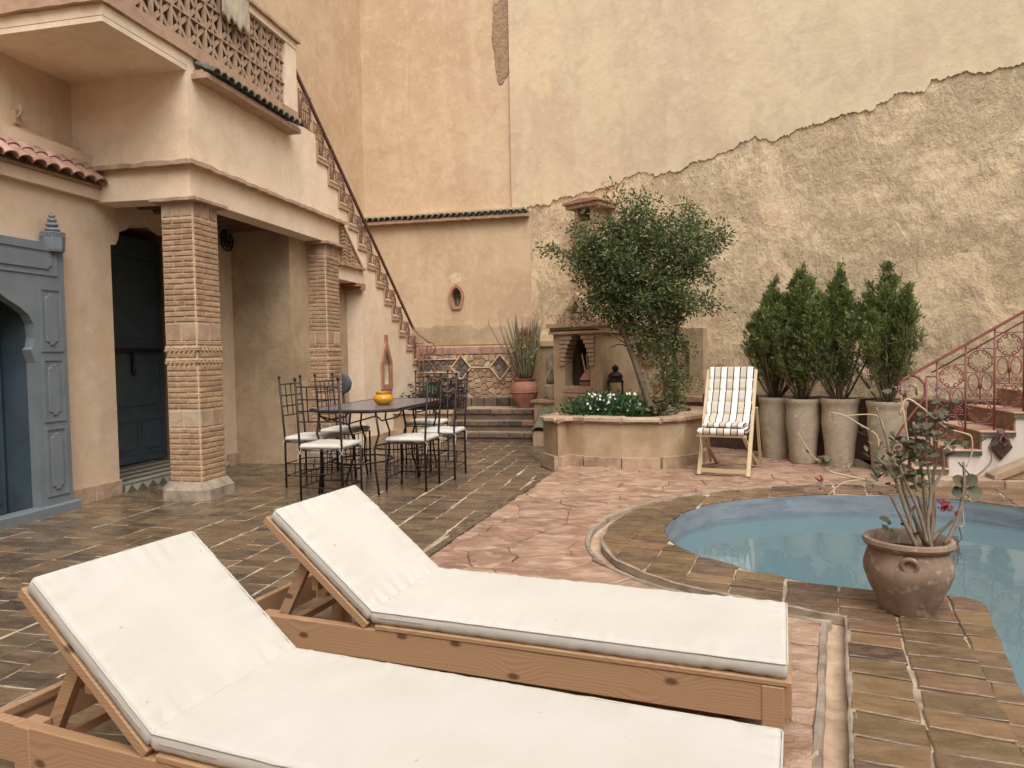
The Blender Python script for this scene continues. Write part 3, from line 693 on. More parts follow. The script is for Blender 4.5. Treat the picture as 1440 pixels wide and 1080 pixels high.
P = [(-4.5+2.3*i/60, 1.56) for i in range(61)]+[(-2.2-2.3*i/60, 1.86+.07*ns(i*.2, 3)+.03*ns(i*.8, 1)+(.05 if i > 30 else 0)) for i in range(61)]
mb.prism(P, [], FY, 12.402, 12.43); mb.build('patched_plaster', 'plaster_low', rl)
mb = MB(); slab_piece(mb, rough_edge(blob(-3.68, 2.76, .13, .09, 18, 5), .03, .02), lambda u, v, d: (u, 12.42-d, v), .0, .004, .003); mb.build('plaster_patch', 'mortar', rl)
mb = MB(); slab_piece(mb, rough_edge(blob(-2.78, 7.1, .2, .85, 26, 2, .4), .04, .04), lambda u, v, d: (u, 12.66-d, v), .0, .02, .02); mb.build('bare_earth_patch', 'rough_dark', rl)
# ledge board and green tiles on top
mb = MB(); mb.prism(rough_edge([(-5.55, 3.78), (-2.3, 3.78), (-2.3, 3.83), (-5.55, 3.83)], .09, .014), [], FY, 12.28, 12.64); mb.build('ledge', 'capstone', rl)
def barrel(L, r, t=.012, seg=8, taper=.12, conc=False):
    mb = MB(); vs = []
    for x, k in ((0, 1.), (L, 1-taper)):
        for rr in (r*k, r*k-t):
            for i in range(seg+1):
                a = math.pi*i/seg; vs.append((x, rr*math.cos(a), rr*math.sin(a)*.85))
    n = seg+1; fs = []
    for i in range(seg):
        fs += [(i, i+1, 2*n+i+1, 2*n+i), (n+i+1, n+i, 3*n+i, 3*n+i+1), (i, n+i, n+i+1, i+1), (2*n+i, 2*n+i+1, 3*n+i+1, 3*n+i)]
    fs += [(0, 2*n, 3*n, n), (n-1, 2*n-1, 4*n-1, 3*n-1)]
    return mb.add(vs, fs)
btile = mesh_of(barrel(.3, .058), 'roof_tile', MT['green_tile'], True, 40)
btile_r = mesh_of(barrel(.3, .075), 'roof_tile', MT['terra_roof'], True, 40)
for i in range(28):
    x = -5.45+i*.114
    inst(btile, 'roof_tile', rl, (x+3.9, 12.24-12.7, 3.85), (0, R(-16), R(90)))
mb = MB(); mb.prism([(-5.55, 3.86), (-2.35, 3.86), (-2.35, 3.99), (-5.55, 3.99)], [], FY, 12.50, 12.655); mb.build('upstand', 'plaster_pink', rl)
# stone dado at the foot
dad = thing('stone_dado', 'crazy paving stone dado with white edged diamonds below the niche wall', 'stone dado', (-3.4, 12.4, 0), world=True)
mb = MB(); mb.prism([(-4.42, .4), (-2.3, .4), (-2.3, 1.53), (-4.42, 1.53)], [], FY, 12.36, 12.415); mb.build('mortar_bed', 'mortar', dad)
def seeds_box(x0, x1, y0, y1, st):
    out = []; y = y0
    while y < y1:
        x = x0+random.random()*st*.5
        while x < x1: out.append((x+random.uniform(-.3, .3)*st, y+random.uniform(-.3, .3)*st)); x += st
        y += st*.85
    return out
diam = [(-3.58, 1.15), (-2.86, 1.15)]
mod = []
for k, c in enumerate(voronoi(seeds_box(-4.4, -2.3, .62, 1.4, .12), .014, (-4.4, .6, -2.3, 1.37), reach=.5)):
    if area(c) < 0: c = c[::-1]
    cc = cen(c); dk = any(abs(cc[0]-a)/.16+abs(cc[1]-b)/.2 < 1 for a, b in diam) or (cc[0] < -3.78 and 1.08 < cc[1] < 1.28)
    mb = MB().rnd(); slab_piece(mb, rough_edge(c, .05, .012), lambda u, v, d: (u, 12.36-d, v), -.01, .022+random.random()*.012, .01)
    o = mb.build('stone', 'darkstone' if dk else 'wallstone', dad, off=(-3.4, 12.4, 0))
for i in range(9):
    x = -4.4+i*.235; mb = MB().rnd(); slab_piece(mb, rough_edge([(x+.004, 1.39), (x+.225, 1.39), (x+.225, 1.52), (x+.004, 1.52)], .06, .006), lambda u, v, d: (u, 12.36-d, v), -.01, .03, .01); mb.build('cap_brick', 'terra_roof', dad, off=(-3.4, 12.4, 0))
for i in range(8):
    x = -4.1+i*.235; mb = MB().rnd(); slab_piece(mb, rough_edge([(x+.004, .44), (x+.225, .44), (x+.225, .6), (x+.004, .6)], .06, .006), lambda u, v, d: (u, 12.36-d, v), -.01, .08, .01); mb.build('base_brick', 'riser', dad, off=(-3.4, 12.4, 0))
for a, b in diam:
    mb = MB(); q = [(a+.18, 12.315, b), (a, 12.315, b+.23), (a-.18, 12.315, b), (a, 12.315, b-.23)]
    for i in range(4): mb.bar(q[i], q[(i+1) % 4], .03, .02)
    mb.build('diamond_frame', 'mortar', dad)
mb = MB()
for a, b, c, d in ((-3.40, 1.15, -3.04, 1.15), (-4.4, 1.30, -3.64, 1.31), (-4.4, 1.07, -3.76, 1.07)): mb.bar((a, 12.32, b), (c, 12.32, d), .018, .02)
mb.build('white_band', 'mortar', dad)

# side wall above the terrace and stairs (x=-5.5)
mb = MB(); mb.prism([(6.1, 3.41), (9.985, 3.41), (9.985, -.05), (12.7, -.05), (12.7, 8.6), (6.1, 8.6)], [], lambda u, v, d: (d, u, v), -5.5, -5.9)
tag(mb.build('side_wall', 'plaster_pink'), 'tall plain pink ochre wall rising behind the stair and terrace', 'wall')

# ================================================================== HOUSE
hs_ = thing('house', 'plastered house front with veranda, roof terrace and side stair on the left', 'house', (-5.0, 8.0, 0), world=True)
FX = lambda y, z, x: (x, y, z)
arch2 = [(6.27, -.1), (6.27, 2.55), (6.34, 2.56), (6.38, 2.62), (6.40, 2.70), (6.50, 2.74), (6.56, 2.80), (6.75, 2.84), (6.95, 2.85), (7.17, 2.93), (7.4, 2.85), (7.6, 2.84), (7.78, 2.80), (7.84, 2.74), (7.93, 2.70), (7.96, 2.62), (8.0, 2.56), (8.07, 2.55), (8.07, -.1)]
A1 = [(3.55, -.1), (3.55, 2.3), (5.27, 2.3), (5.27, -.1)]
mb = MB(); mb.prism([(0, -.1)]+A1+arch2+[(9.98, -.1), (9.98, 3.4), (0, 3.4)], [], FX, -5.5, -5.85); mb.build('ground_floor_wall', 'plaster_house', hs_)
mb = MB(); mb.prism([(0, 3.3), (6.2, 3.3), (6.2, 8.6), (0, 8.6)], [], FX, -5.72, -5.95); mb.build('upper_wall', 'plaster_house', hs_)
# stone skirtings, brick by brick
def skirt(x, y0, y1, st=.33):
    y = y0
    while y < y1-.03:
        l = min(st*random.uniform(.85, 1.1), y1-y); mb = MB().rnd(); mb.bbox((x-.02, y+.003, -.05), (x+.045, y+l-.003, .15+random.uniform(-.004, .006)), .006); mb.build('skirting_brick', 'capstone', hs_); y += l
skirt(-5.5, 5.57, 6.26); skirt(-5.5, 8.09, 9.96)
# rooms behind the two doorways
mb = MB(); 
for a, b in (((-8.6, 2.6, -.1), (-5.86, 2.7, 3.2)), ((-8.6, 5.5, -.1), (-5.86, 5.6, 3.2)), ((-8.7, 2.6, -.1), (-8.6, 5.6, 3.2)), ((-8.7, 2.6, 3.0), (-5.86, 5.6, 3.1)), ((-8.7, 2.6, -.1), (-5.86, 5.6, 0.0)),
             ((-7.9, 5.9, -.1), (-5.86, 6.0, 3.2)), ((-7.9, 8.3, -.1), (-5.86, 8.4, 3.2)), ((-8.0, 5.9, -.1), (-7.9, 8.4, 3.2)), ((-8.0, 5.9, 3.05), (-5.86, 8.4, 3.15))): mb.box(a, b)
mb.build('inner_room', 'plaster_low', hs_)
mb = MB(); mb.box((-7.9, 6.28, -.05), (-5.44, 8.06, .075)); mb.build('threshold', 'zellige', hs_)
# veranda front wall + beam, side wall with the stair profile
mb = MB(); mb.prism([(-5.72, 2.94), (-4.67, 2.92), (-4.67, 4.16), (-5.72, 4.16)], [], FY, 6.08, 6.35); mb.build('veranda_front', 'plaster_facade', hs_)
zig = []; yy, zz = 12.45, 1.22; 
steps = [(12.4, 1.22), (12.09, 1.47), (11.75, 1.71), (11.45, 1.97), (11.13, 2.21), (10.82, 2.46), (10.5, 2.71), (10.17, 2.96), (9.86, 3.21), (9.57, 3.45), (9.27, 3.69), (8.96, 3.93), (8.65, 4.17)]
steps = [(a-.31, b) for a, b in steps]
st_poly = [(12.42, -.1), (12.42, 1.22+.1)]
for i, (y_, z_) in enumerate(steps[:-1]): st_poly += [(y_, z_+.1), (y_, steps[i+1][1]+.1)]
st_poly += [(8.65, 4.27), (8.2, 4.27), (8.2, 4.16), (6.08, 4.16), (6.08, 2.92), (9.24, 2.92), (9.24, 2.46), (9.98, 2.46), (9.98, -.1)]
nich = [(10.70, .92), (10.98, .92), (10.98, 1.24), (10.90, 1.38), (10.84, 1.50), (10.78, 1.38), (10.70, 1.24)]
mb = MB(); mb.prism(st_poly, [nich], FX, -4.42, -4.67); mb.build('side_wall', 'plaster_facade', hs_)
mb = MB(); mb.prism([(10.62, .84), (11.06, .84), (11.06, 1.28), (10.97, 1.44), (10.88, 1.58), (10.88, 1.72), (10.80, 1.72), (10.80, 1.58), (10.71, 1.44), (10.62, 1.28)], [nich], FX, -4.385, -4.43)
for i in range(4): mb.box((-4.42, 10.66+i*.1, .70), (-4.385, 10.71+i*.1, .842))
mb.build('niche_frame', 'terra', hs_)
mb = MB(); mb.box((-4.9, 10.6, .8), (-4.60, 11.1, 1.7)); mb.build('niche_shade_back', 'dark', hs_)  # dark colour stands in for the shade inside the niche
# treads
mb = MB()
for i, (y_, z_) in enumerate(steps): mb.box((-5.499, y_-.0, -.05), (-4.672, y_+.31, z_+.08))
mb.build('stair_flight', 'plaster_low', hs_)
mb = MB()
for i, (y_, z_) in enumerate(steps[:-1]):
    zn = steps[i+1][1]
    mb.box((-4.43, y_-.0, z_), (-4.395, y_+.315, z_+.035)); mb.box((-4.43, y_, z_+.037), (-4.396, y_+.03, zn+.03))
    mb.box((-4.43, y_+.05, z_+.06), (-4.405, y_+.31, z_+.08)); 
mb.build('step_moulding', 'claustra', hs_)
# stair side skirting + retaining return at opening
mb = MB(); mb.box((-5.499, 9.98, -.05), (-4.672, 10.2, 2.46)); mb.build('return_wall', 'plaster_house', hs_)
y = 9.99
while y < 11.15:
    mb = MB().rnd(); mb.bbox((-4.44, y, -.05), (-4.375, y+.28, .16), .006); mb.build('skirting_brick', 'capstone', hs_); y += .285
# irregular ledge above the beam and lintel slabs
def ledge(pts, d, t, z):        # pts world xy polyline, ledge sticks out
    pass
mb = MB(); mb.prism(rough_edge([(6.0, 3.22), (9.36, 3.22), (9.36, 3.26), (6.0, 3.26)], .07, .016), [], FX, -4.45, -4.335); mb.build('ledge', 'capstone', hs_)
mb = MB(); mb.prism(rough_edge([(-5.6, 3.22), (-4.40, 3.22), (-4.40, 3.26), (-5.6, 3.26)], .07, .016), [], FY, 5.995, 6.12); mb.build('ledge', 'capstone', hs_)
mb = MB(); mb.prism(rough_edge([(9.2, 2.655), (10.02, 2.655), (10.02, 2.695), (9.2, 2.695)], .07, .016), [], FX, -4.45, -4.36); mb.build('ledge', 'capstone', hs_)
mb = MB(); mb.box((-4.66, 9.86, 2.36), (-4.36, 9.99, 2.455)); mb.box((-4.66, 9.80, 2.41), (-4.37, 9.858, 2.455)); mb.build('bracket', 'terra', hs_)
# herringbone brick infill beside the second column
for r_ in range(10):
    z = 2.70+r_*.052; ymax = 9.95-(z-2.70)/.52*.62
    for c_ in range(6):
        y_ = 9.26+c_*.13
        if y_+.12 > ymax: break
        mb = MB().rnd(); Mx = Matrix.Translation((-4.42, y_+.06, z+.02)) @ Matrix.Rotation(R(-18 if c_ % 2 else 14), 4, 'X'); mb.box((-.01, -.06, -.017), (.03, .06, .017), Mx); mb.build('infill_brick', 'brick', hs_)
mb = MB(); mb.bar((-4.395, 9.97, 2.70), (-4.395, 9.34, 3.22), .03, .03); mb.build('infill_trim', 'claustra', hs_)
# ceiling beams
mb = MB(); mb.box((-5.5, 6.3, 3.1), (-4.6, 9.98, 3.2)); mb.build('veranda_ceiling', 'wood_dark', hs_)
for i in range(14):
    mb = MB(); y_ = 6.45+i*.25; mb.tube([(-5.5, y_, 3.03), (-4.67, y_, 3.03)], .05, 8); mb.build('ceiling_beam', 'wood_dark', hs_, smooth=True, sharp=50)
mb = MB(); mb.box((-5.5, 9.1, 2.35), (-5.3, 9.97, 2.46)); mb.box((-5.0, 8.95, 2.5), (-4.67, 9.24, 2.92)); mb.build('cross_beam', 'wood_dark', hs_)
# terrace floor, balcony slab, mouldings
mb = MB(); mb.box((-5.72, 5.05, 4.16), (-4.42, 8.2, 4.26)); 
mb.box((-7.0, 5.05, 4.115), (-4.42, 6.085, 4.165)); mb.build('terrace_slab', 'plaster_facade', hs_)
mb = MB(); mb.prism(rough_edge([(5.0, 4.262), (8.2, 4.262), (8.2, 4.33), (5.0, 4.33)], .12, .012), [], FX, -4.6, -4.385)
mb.prism(rough_edge([(-7, 4.262), (-4.386, 4.262), (-4.386, 4.33), (-7, 4.33)], .12, .012), [], FY, 5.0, 5.2); mb.build('terrace_moulding', 'red_mould', hs_)
mb = MB(); mb.box((-4.58, 5.06, 4.33), (-4.41, 8.2, 4.40)); mb.box((-7, 5.04, 4.33), (-4.582, 5.20, 4.40)); mb.build('parapet_base', 'red_mould', hs_)
mb = MB(); mb.box((-4.60, 5.04, 5.16), (-4.40, 8.2, 5.24)); mb.box((-7, 5.03, 5.16), (-4.602, 5.22, 5.24)); mb.box((-4.58, 7.93, 4.402), (-4.41, 8.18, 5.16)); mb.build('parapet_cap', 'plaster_facade', hs_)
mb = MB(); mb.prism(rough_edge([(5.0, 5.242), (8.22, 5.242), (8.22, 5.275), (5.0, 5.275)], .1, .012), [], FX, -4.64, -4.36); mb.build('parapet_coping', 'red_mould', hs_)
# lattice: square blocks with crossing bars (shared mesh)
mb = MB(); q = .25; t_ = .045
for a, b in (((-t_/2, 0, 0), (t_/2, .018, q)), ((-t_/2, .018, 0), (t_/2, q, .018))): mb.box(a, b)
mb.bar((0, .01, .01), (0, q, q), t_*.9, .013, (1, 0, 0)); mb.bar((0, q, .01), (0, .01, q), t_*.88, .013, (1, 0, 0)); mb.box((-t_/2+.004, .127, .018), (t_/2-.004, .139, q)); 
lat = mesh_of(mb, 'lattice_block', MT['claustra'])
mb = MB(); mb.box((-4.60, 5.30, 4.40), (-4.57, 7.93, 5.16)); mb.box((-7, 5.24, 4.40), (-4.60, 5.27, 5.16)); mb.build('lattice_shade_board', 'wood_dark', hs_)  # added dark board, stands in for the shaded terrace seen through the lattice
for r_ in range(3):
    for c_ in range(11): inst(lat, 'lattice_block', hs_, (-4.455+5.0, 5.15+.255*c_-8.0, 4.401+.253*r_))
    for c_ in range(6): inst(lat, 'lattice_block', hs_, (-4.6-.255*c_+5.0, 5.12-8.0, 4.401+.253*r_), (0, 0, R(90)))
# green tile cornice on the side wall
mb = MB(); mb.prism(rough_edge([(6.15, 4.06), (7.95, 4.06), (7.95, 4.11), (6.15, 4.11)], .1, .012), [], FX, -4.43, -4.25); mb.box((-4.43, 6.18, 4.112), (-4.31, 7.93, 4.15)); mb.build('cornice_shelf', 'red_mould', hs_)
for i in range(15): inst(btile, 'cornice_tile', hs_, (-4.20+5.0, 6.24+i*.117-8.0, 4.125), (0, R(-24), R(180)))
# red tiled lean-to roof above the blue door
mb = MB(); mb.box((-5.9, 0, 2.95), (-5.43, 6.078, 3.06)); mb.build('fascia', 'plaster_house', hs_)
mb = MB(); mb.prism([(-5.72, 3.061), (-5.40, 3.061), (-5.40, 3.085), (-5.72, 3.38)], [], FY, 0.0, 6.078); mb.build('roof_bed', 'rough_dark', hs_)
for i in range(17):
    for j in range(3): inst(btile_r, 'roof_tile', hs_, (-5.34+5.0-.125*j, 6.0-i*.14-8.0, 3.09+.115*j), (0, R(-40), R(180)), (.6, 1, 1))
mb = MB(); mb.prism(rough_edge([(2, 3.44), (6.08, 3.44), (6.08, 3.47), (2, 3.47)], .1, .012), [], FX, -5.73, -5.64); mb.build('roof_flashing', 'plaster_pink', hs_)
mb = MB(); mb.tube([(-5.70, 5.44, 3.58), (-5.66, 5.44, 3.60), (-5.64, 5.44, 3.64), (-5.66, 5.44, 3.68)], .016); mb.box((-5.72, 5.42, 3.52), (-5.69, 5.47, 3.64)); mb.build('iron_hook', 'claustra', hs_)
# switches
for y_ in (9.34, 9.46): mb = MB(); mb.bbox((-5.505, y_, 1.47), (-5.485, y_+.07, 1.55), .004); mb.build('light_switch', 'plaster_low', hs_)

# --- columns
brL = mesh_of(MB().bbox((0, -.016, .0), (.215, .018, .037), .004), 'brick', MT['brick'])
brS = mesh_of(MB().bbox((0, -.016, .0), (.105, .018, .037), .004), 'brick', MT['brick'])
bF = mesh_of(MB().bbox((0, -.016, .0), (.335, .018, .037), .004), 'brick', MT['brick'])
def column(y0, label):
    cx_, cy_ = -4.5875, y0+.185; W2, D2 = .1675, .185
    t = thing('brick_column', label, 'column', (cx_, cy_, 0), 0, 'brick veranda columns')
    mb = MB(); mb.box((-W2-.004, -D2-.004, .15), (W2+.004, D2+.004, 2.9)); mb.build('mortar_core', 'mortar', t)
    def course(z, flip):
        for side, (ang, half, length) in enumerate(((0, D2, 2*W2), (R(90), W2, 2*D2), (R(180), D2, 2*W2), (R(270), W2, 2*D2))):
            ca, sa = math.cos(ang), math.sin(ang)
            def put(me, u, sx=1.):
                x, y = u, -half; o = inst(me, 'brick', t, (x*ca-y*sa, x*sa+y*ca, z+random.uniform(-.002, .002)), (0, 0, ang+random.uniform(-.02, .02)), (sx, 1, 1)); return o
            L = length
            if side in (2, 3): put(bF, -L/2, L/.335*.98)
            elif (flip+side) % 2: put(brL, -L/2+.002, (L-.125)/.215); put(brS, L/2-.112, 1.)
            else: put(brS, -L/2+.002, 1.); put(brL, -L/2+.120, (L-.125)/.215)
    z = .175; k = 0
    for z0, z1 in ((.175, .70), (.885, 1.31), (1.385, 1.43), (1.505, 1.545), (1.73, 2.735)):
        n_ = max(1, round((z1-z0)/.0535))
        for i in range(n_): course(z0+(z1-z0)*i/n_+.006, k); k += 1
    def blocks(z, h, cnt=2):
        for side, (ang, half, L) in enumerate(((0, D2, 2*W2), (R(90), W2, 2*D2), (R(180), D2, 2*W2), (R(270), W2, 2*D2))):
            for c_ in range(cnt):
                a = -L/2+L*c_/cnt; mb = MB().rnd(); Mx = Matrix.Rotation(ang, 4, 'Z') @ Matrix.Translation((a+.004, -half, z)); mb.bbox((0, -.012, 0), (L/cnt-.008, .04, h), .008, Mx); mb.build('stone_block', 'capstone', t)
    blocks(.705, .165); blocks(1.55, .17); blocks(2.745, .15, 3)
    for zb in (1.32, 1.44):
        mb = MB(); mb.box((-W2-.012, -D2-.012, zb+.04), (W2+.012, D2+.012, zb+.06)); mb.build('band', 'mortar', t)
        for side, (ang, half, L) in enumerate(((0, D2, 2*W2), (R(90), W2, 2*D2), (R(180), D2, 2*W2), (R(270), W2, 2*D2))):
            mb = MB().rnd()
            for c_ in range(7):
                a = -L/2+.008+(L-.016)*c_/6; Mx = Matrix.Rotation(ang, 4, 'Z') @ Matrix.Translation((a, -half-.008, zb+.018)) @ Matrix.Rotation(R(45), 4, 'Y'); mb.box((-.014, -.018, -.014), (.014, .03, .014), Mx)
            mb.build('dentil_row', 'brick', t)
    # base: chamfered octagon slab in blocks
    def octa(w_, d_, c): return [(-w_+c, -d_), (w_-c, -d_), (w_, -d_+c), (w_, d_-c), (w_-c, d_), (-w_+c, d_), (-w_, d_-c), (-w_, -d_+c)]
    a, b, c = octa(.275, .29, .09), octa(.27, .285, .09), octa(.205, .22, .05)
    mb = MB(); n = 8; mb.add([(x, y, -.04) for x, y in a]+[(x+.006*ns(x*9, y*9), y, .10) for x, y in b]+[(x, y, .175) for x, y in c], [(j*n+i, j*n+(i+1) % n, (j+1)*n+(i+1) % n, (j+1)*n+i) for j in range(2) for i in range(n)]+[tuple(range(16, 24))])
    mb.build('base', 'curb_grey', t)
    mb = MB(); mb.prism(rough_edge([(-.25, -.27), (.26, -.27), (.26, .27), (-.25, .27)], .05, .03, 6), [], XY, 2.885, 2.915); mb.build('cap_slab', 'capstone', t)
    return t
column(6.10, 'nearer square brick column at the front corner of the veranda')
column(8.83, 'farther square brick column behind the iron dining chairs')

# --- blue door surround and doors
ds = thing('blue_doorway', 'blue grey panelled timber surround with keyhole arch and open inner door', 'door', (-5.45, 4.5, 0), world=True)
def ogee_arch(y0, y1, m=4.42):
    R_ = [(5.215, .1), (5.215, 1.36), (5.195, 1.42), (5.175, 1.476), (5.205, 1.50), (5.222, 1.58), (5.215, 1.70), (5.17, 1.78), (5.08, 1.845), (4.97, 1.90), (4.86, 1.97), (4.7, 2.06), (4.55, 2.12), (m, 2.2)]
    L_ = [(2*m-y_, z_) for y_, z_ in reversed(R_[:-1])]
    return R_+L_
op = ogee_arch(0, 0)
mb = MB(); mb.prism([(3.28, .02), (2*4.42-5.215, .02)]+list(reversed(op))+[(5.215, .02), (5.56, .02), (5.56, 2.43), (3.28, 2.43)], [], FX, -5.385, -5.48); mb.build('surround', 'blue', ds)
def panel(name, y0, y1, z0, z1, x=-5.385, mat='blue', par=None, f=.022):
    par = par or ds; mb = MB()
    for a, b in (((x-.004, y0, z0), (x+.012, y0+f, z1)), ((x-.004, y1-f, z0), (x+.012, y1, z1)), ((x-.004, y0+f, z0), (x+.011, y1-f, z0+f)), ((x-.004, y0+f, z1-f), (x+.011, y1-f, z1))): mb.box(a, b)
    o = mb.build(name, mat, par)
    g_ = .055; c = .035; P = [(y0+g_+c, z0+g_), (y1-g_-c, z0+g_), (y1-g_-c, z0+g_+c*.6), (y1-g_, z0+g_+c), (y1-g_, z1-g_-c), (y1-g_-c, z1-g_-c*.6), (y1-g_-c, z1-g_), (y0+g_+c, z1-g_), (y0+g_+c, z1-g_-c*.6), (y0+g_, z1-g_-c), (y0+g_, z0+g_+c), (y0+g_+c, z0+g_+c*.6)]
    if P[1][0] > P[0][0]:
        m2 = MB(); slab_piece(m2, P, lambda u, v, d: (x+d, u, v), -.003, .013, .008); m2.build('raised_field', mat, o, off=(*(par['_base'] if par.get('_base') else (0, 0, 0)),)) 
    return o
for a in ((5.28, 5.51, .16, .78), (5.28, 5.51, .83, 1.40), (5.28, 5.51, 1.46, 2.03), (4.5, 5.48, 2.14, 2.38), (3.36, 4.4, 2.14, 2.38), (3.34, 3.56, .16, .78), (3.34, 3.56, .83, 1.40), (3.34, 3.56, 1.46, 2.03)): panel('panel', *a)
mb = MB(); mb.bbox((-5.47, 3.2, -.02), (-5.33, 5.60, .085), .01); mb.build('sill', 'blue', ds)
mb = MB(); mb.box((-5.86, 5.228, .0), (-5.482, 5.272, 2.3)); mb.build('jamb', 'blue_dark', ds)
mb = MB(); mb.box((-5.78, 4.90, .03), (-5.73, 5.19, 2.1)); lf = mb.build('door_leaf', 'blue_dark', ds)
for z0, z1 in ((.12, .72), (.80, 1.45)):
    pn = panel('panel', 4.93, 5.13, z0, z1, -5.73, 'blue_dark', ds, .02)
mb = MB(); mb.prism([(4.5+.0, 0), (4.78, 0), (4.9, 1.3), (4.86, 1.9), (4.5, 2.1)], [], FX, -5.8, -5.82); mb.build('curtain', 'cloth_y', ds)
# finial lamp on the door corner
fl = thing('wall_lamp', 'grey painted bracket with a stacked ball finial above the blue doorway', 'lamp', (-5.40, 5.47, 2.36))
mb = MB(); mb.lathe([(.0, 0), (.085, 0), (.092, .02), (.098, .13), (.09, .135)], 8); mb.build('bracket', 'blue', fl)
mb = MB(); mb.lathe([(.06, .13), (.06, .165)], 8); 
for k in range(8):
    a = 2*math.pi*k/8; 
    for kk in (-.5, 0, .5): mb.box((-.008, -.008, 0), (.008, .008, .03), Matrix.Translation((.088*math.cos(a+kk*.5), .088*math.sin(a+kk*.5), .133)))
mb.build('gallery', 'blue', fl)
mb = MB(); mb.lathe([(.1, .163), (.1, .175)], 8)
pr = [(.05, .175)]
for i, (r_, h) in enumerate(((.062, .045), (.052, .045), (.04, .04), (.028, .035))):
    z0 = .175+sum((.045, .045, .04, .035)[:i]); pr += [(r_*.55, z0+.003), (r_*.9, z0+h*.25), (r_, z0+h*.5), (r_*.9, z0+h*.75), (r_*.55, z0+h)]
pr += [(.0, .36)]
mb.lathe(pr, 16); mb.build('ball_finial', 'blue', fl, smooth=True, sharp=40)
# second door (inside the arch)
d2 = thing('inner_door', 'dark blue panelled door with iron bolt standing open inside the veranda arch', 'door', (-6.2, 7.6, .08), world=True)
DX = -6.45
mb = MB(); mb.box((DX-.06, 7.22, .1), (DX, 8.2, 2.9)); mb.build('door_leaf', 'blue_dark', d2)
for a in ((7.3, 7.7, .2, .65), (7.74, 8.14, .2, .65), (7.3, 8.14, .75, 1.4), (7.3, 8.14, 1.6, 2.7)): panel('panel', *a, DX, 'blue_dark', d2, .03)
mb = MB(); mb.bar((DX+.04, 7.1, 1.5), (DX+.04, 8.1, 1.5), .03, .05); mb.bar((DX+.04, 7.6, 1.48), (DX+.04, 7.6, 1.25), .03, .03); mb.build('bolt', 'black_iron', d2)
for y_ in (7.28, 7.6): mb = MB(); mb.lathe([(0, 0), (.015, .02), (.03, .06), (.02, .1), (.01, .16), (0, .17)], 10, (DX+.045, y_, 1.18)); mb.build('knocker', 'black_iron', d2, smooth=True)
# pierced wall lamp beside near column
wl = thing('pierced_disc', 'round pierced metal lamp on the veranda wall behind the nearer column', 'lamp', (-5.47, 8.17, 2.88))
mb = MB()
for r_ in (.13, .075, .03): mb.tube([(.03, r_*math.cos(a), r_*math.sin(a)) for a in [2*math.pi*i/20 for i in range(20)]], .012, 6, True)
for k in range(8): a = 2*math.pi*k/8; mb.bar((.03, .03*math.cos(a), .03*math.sin(a)), (.03, .13*math.cos(a), .13*math.sin(a)), .012, .012)
mb.build('rose', 'black_iron', wl, smooth=True)
mb = MB(); mb.box((-.03, -.02, -.02), (.03, .02, .02)); mb.build('mount', 'black_iron', wl)
# dark door + drum in the recess beyond the second column
d3 = thing('dark_door', 'narrow dark studded door in the recess right of the farther column', 'door', (-5.1, 9.95, 0), world=True)
mb = MB(); mb.box((-5.2, 9.93, .02), (-4.72, 9.975, 1.72)); mb.build('door_leaf', 'blue_dark', d3)
mb = MB()
for i in range(4):
    for j in range(9): mb.lathe([(.014, 0), (.01, .012), (0, .016)], 6, (0, 0, 0)); mb.v[-18:] = [(-5.13+i*.11+x, 9.93-z, .25+j*.16+y) for x, y, z in mb.v[-18:]]
mb.build('stud', 'black_iron', d3)
for z_ in (.1, .85, 1.6): mb = MB(); mb.box((-5.18, 9.915, z_), (-4.74, 9.93, z_+.06)); mb.build('rail', 'dark', d3)
dr = thing('metal_drum', 'dark grey ribbed round metal drum on a stand beside the dark recess door', 'drum', (-4.62, 9.6, 0))
mb = MB(); mb.lathe([(0, 0), (.13, 0), (.15, .01), (.15, .03), (.135, .04), (.15, .05), (.15, .07), (.135, .08), (.15, .09), (.15, .12), (.13, .13), (0, .13)], 24)
mb.v = [(x, z-.06, .98+y) for x, y, z in mb.v]; mb.build('drum', 'grey_metal', dr, smooth=True, sharp=40)
mb = MB(); mb.tube([(-.12, 0, 0), (-.04, 0, .85)], .015); mb.tube([(.12, 0, 0), (.04, 0, .85)], .015); mb.tube([(0, .12, 0), (0, 0, .85)], .015); mb.box((-.25, -.03, .9), (-.1, .03, .96)); mb.build('stand', 'grey_metal', dr)
wl2 = thing('small_wall_lamp', 'little terracotta cup lamp on the recess wall above the dark door', 'lamp', (-5.0, 9.95, 1.9))
mb = MB(); mb.lathe([(0, 0), (.03, .01), (.035, .04), (.02, .06), (.05, .12), (.055, .14), (.045, .14), (.0, .07)], 14, (0, -.05, 0)); mb.box((-.01, -.03, .05), (.01, .03, .07)); mb.build('cup', 'terra', wl2, smooth=True, sharp=40)
# cloth over parapet
mb = MB(); vs = []; n1, n2 = 24, 14
for i in range(n1+1):
    y_ = 6.62+.5*i/n1
    for j in range(n2+1):
        a = j/n2
        if a < .4: x, z = -4.75+a/.4*.36, 5.29
        else: x, z = -4.37, 5.29-(a-.4)/.6*(.42+.12*ns(i*.3, 2))
        vs.append((x+.015*ns(i*.5, j*.2, 3)*(1 if a >= .4 else 0), y_, z+.008*abs(ns(i*.4, j*.5))))
mb.add(vs, [(i*(n2+1)+j, i*(n2+1)+j+1, (i+1)*(n2+1)+j+1, (i+1)*(n2+1)+j) for i in range(n1) for j in range(n2)])
o = mb.build('draped_cloth', 'cloth_y', smooth=True); tag(o, 'pale yellow cloth hanging over the lattice parapet of the roof terrace', 'cloth')
so = o.modifiers.new('thick', 'SOLIDIFY'); so.thickness = .006

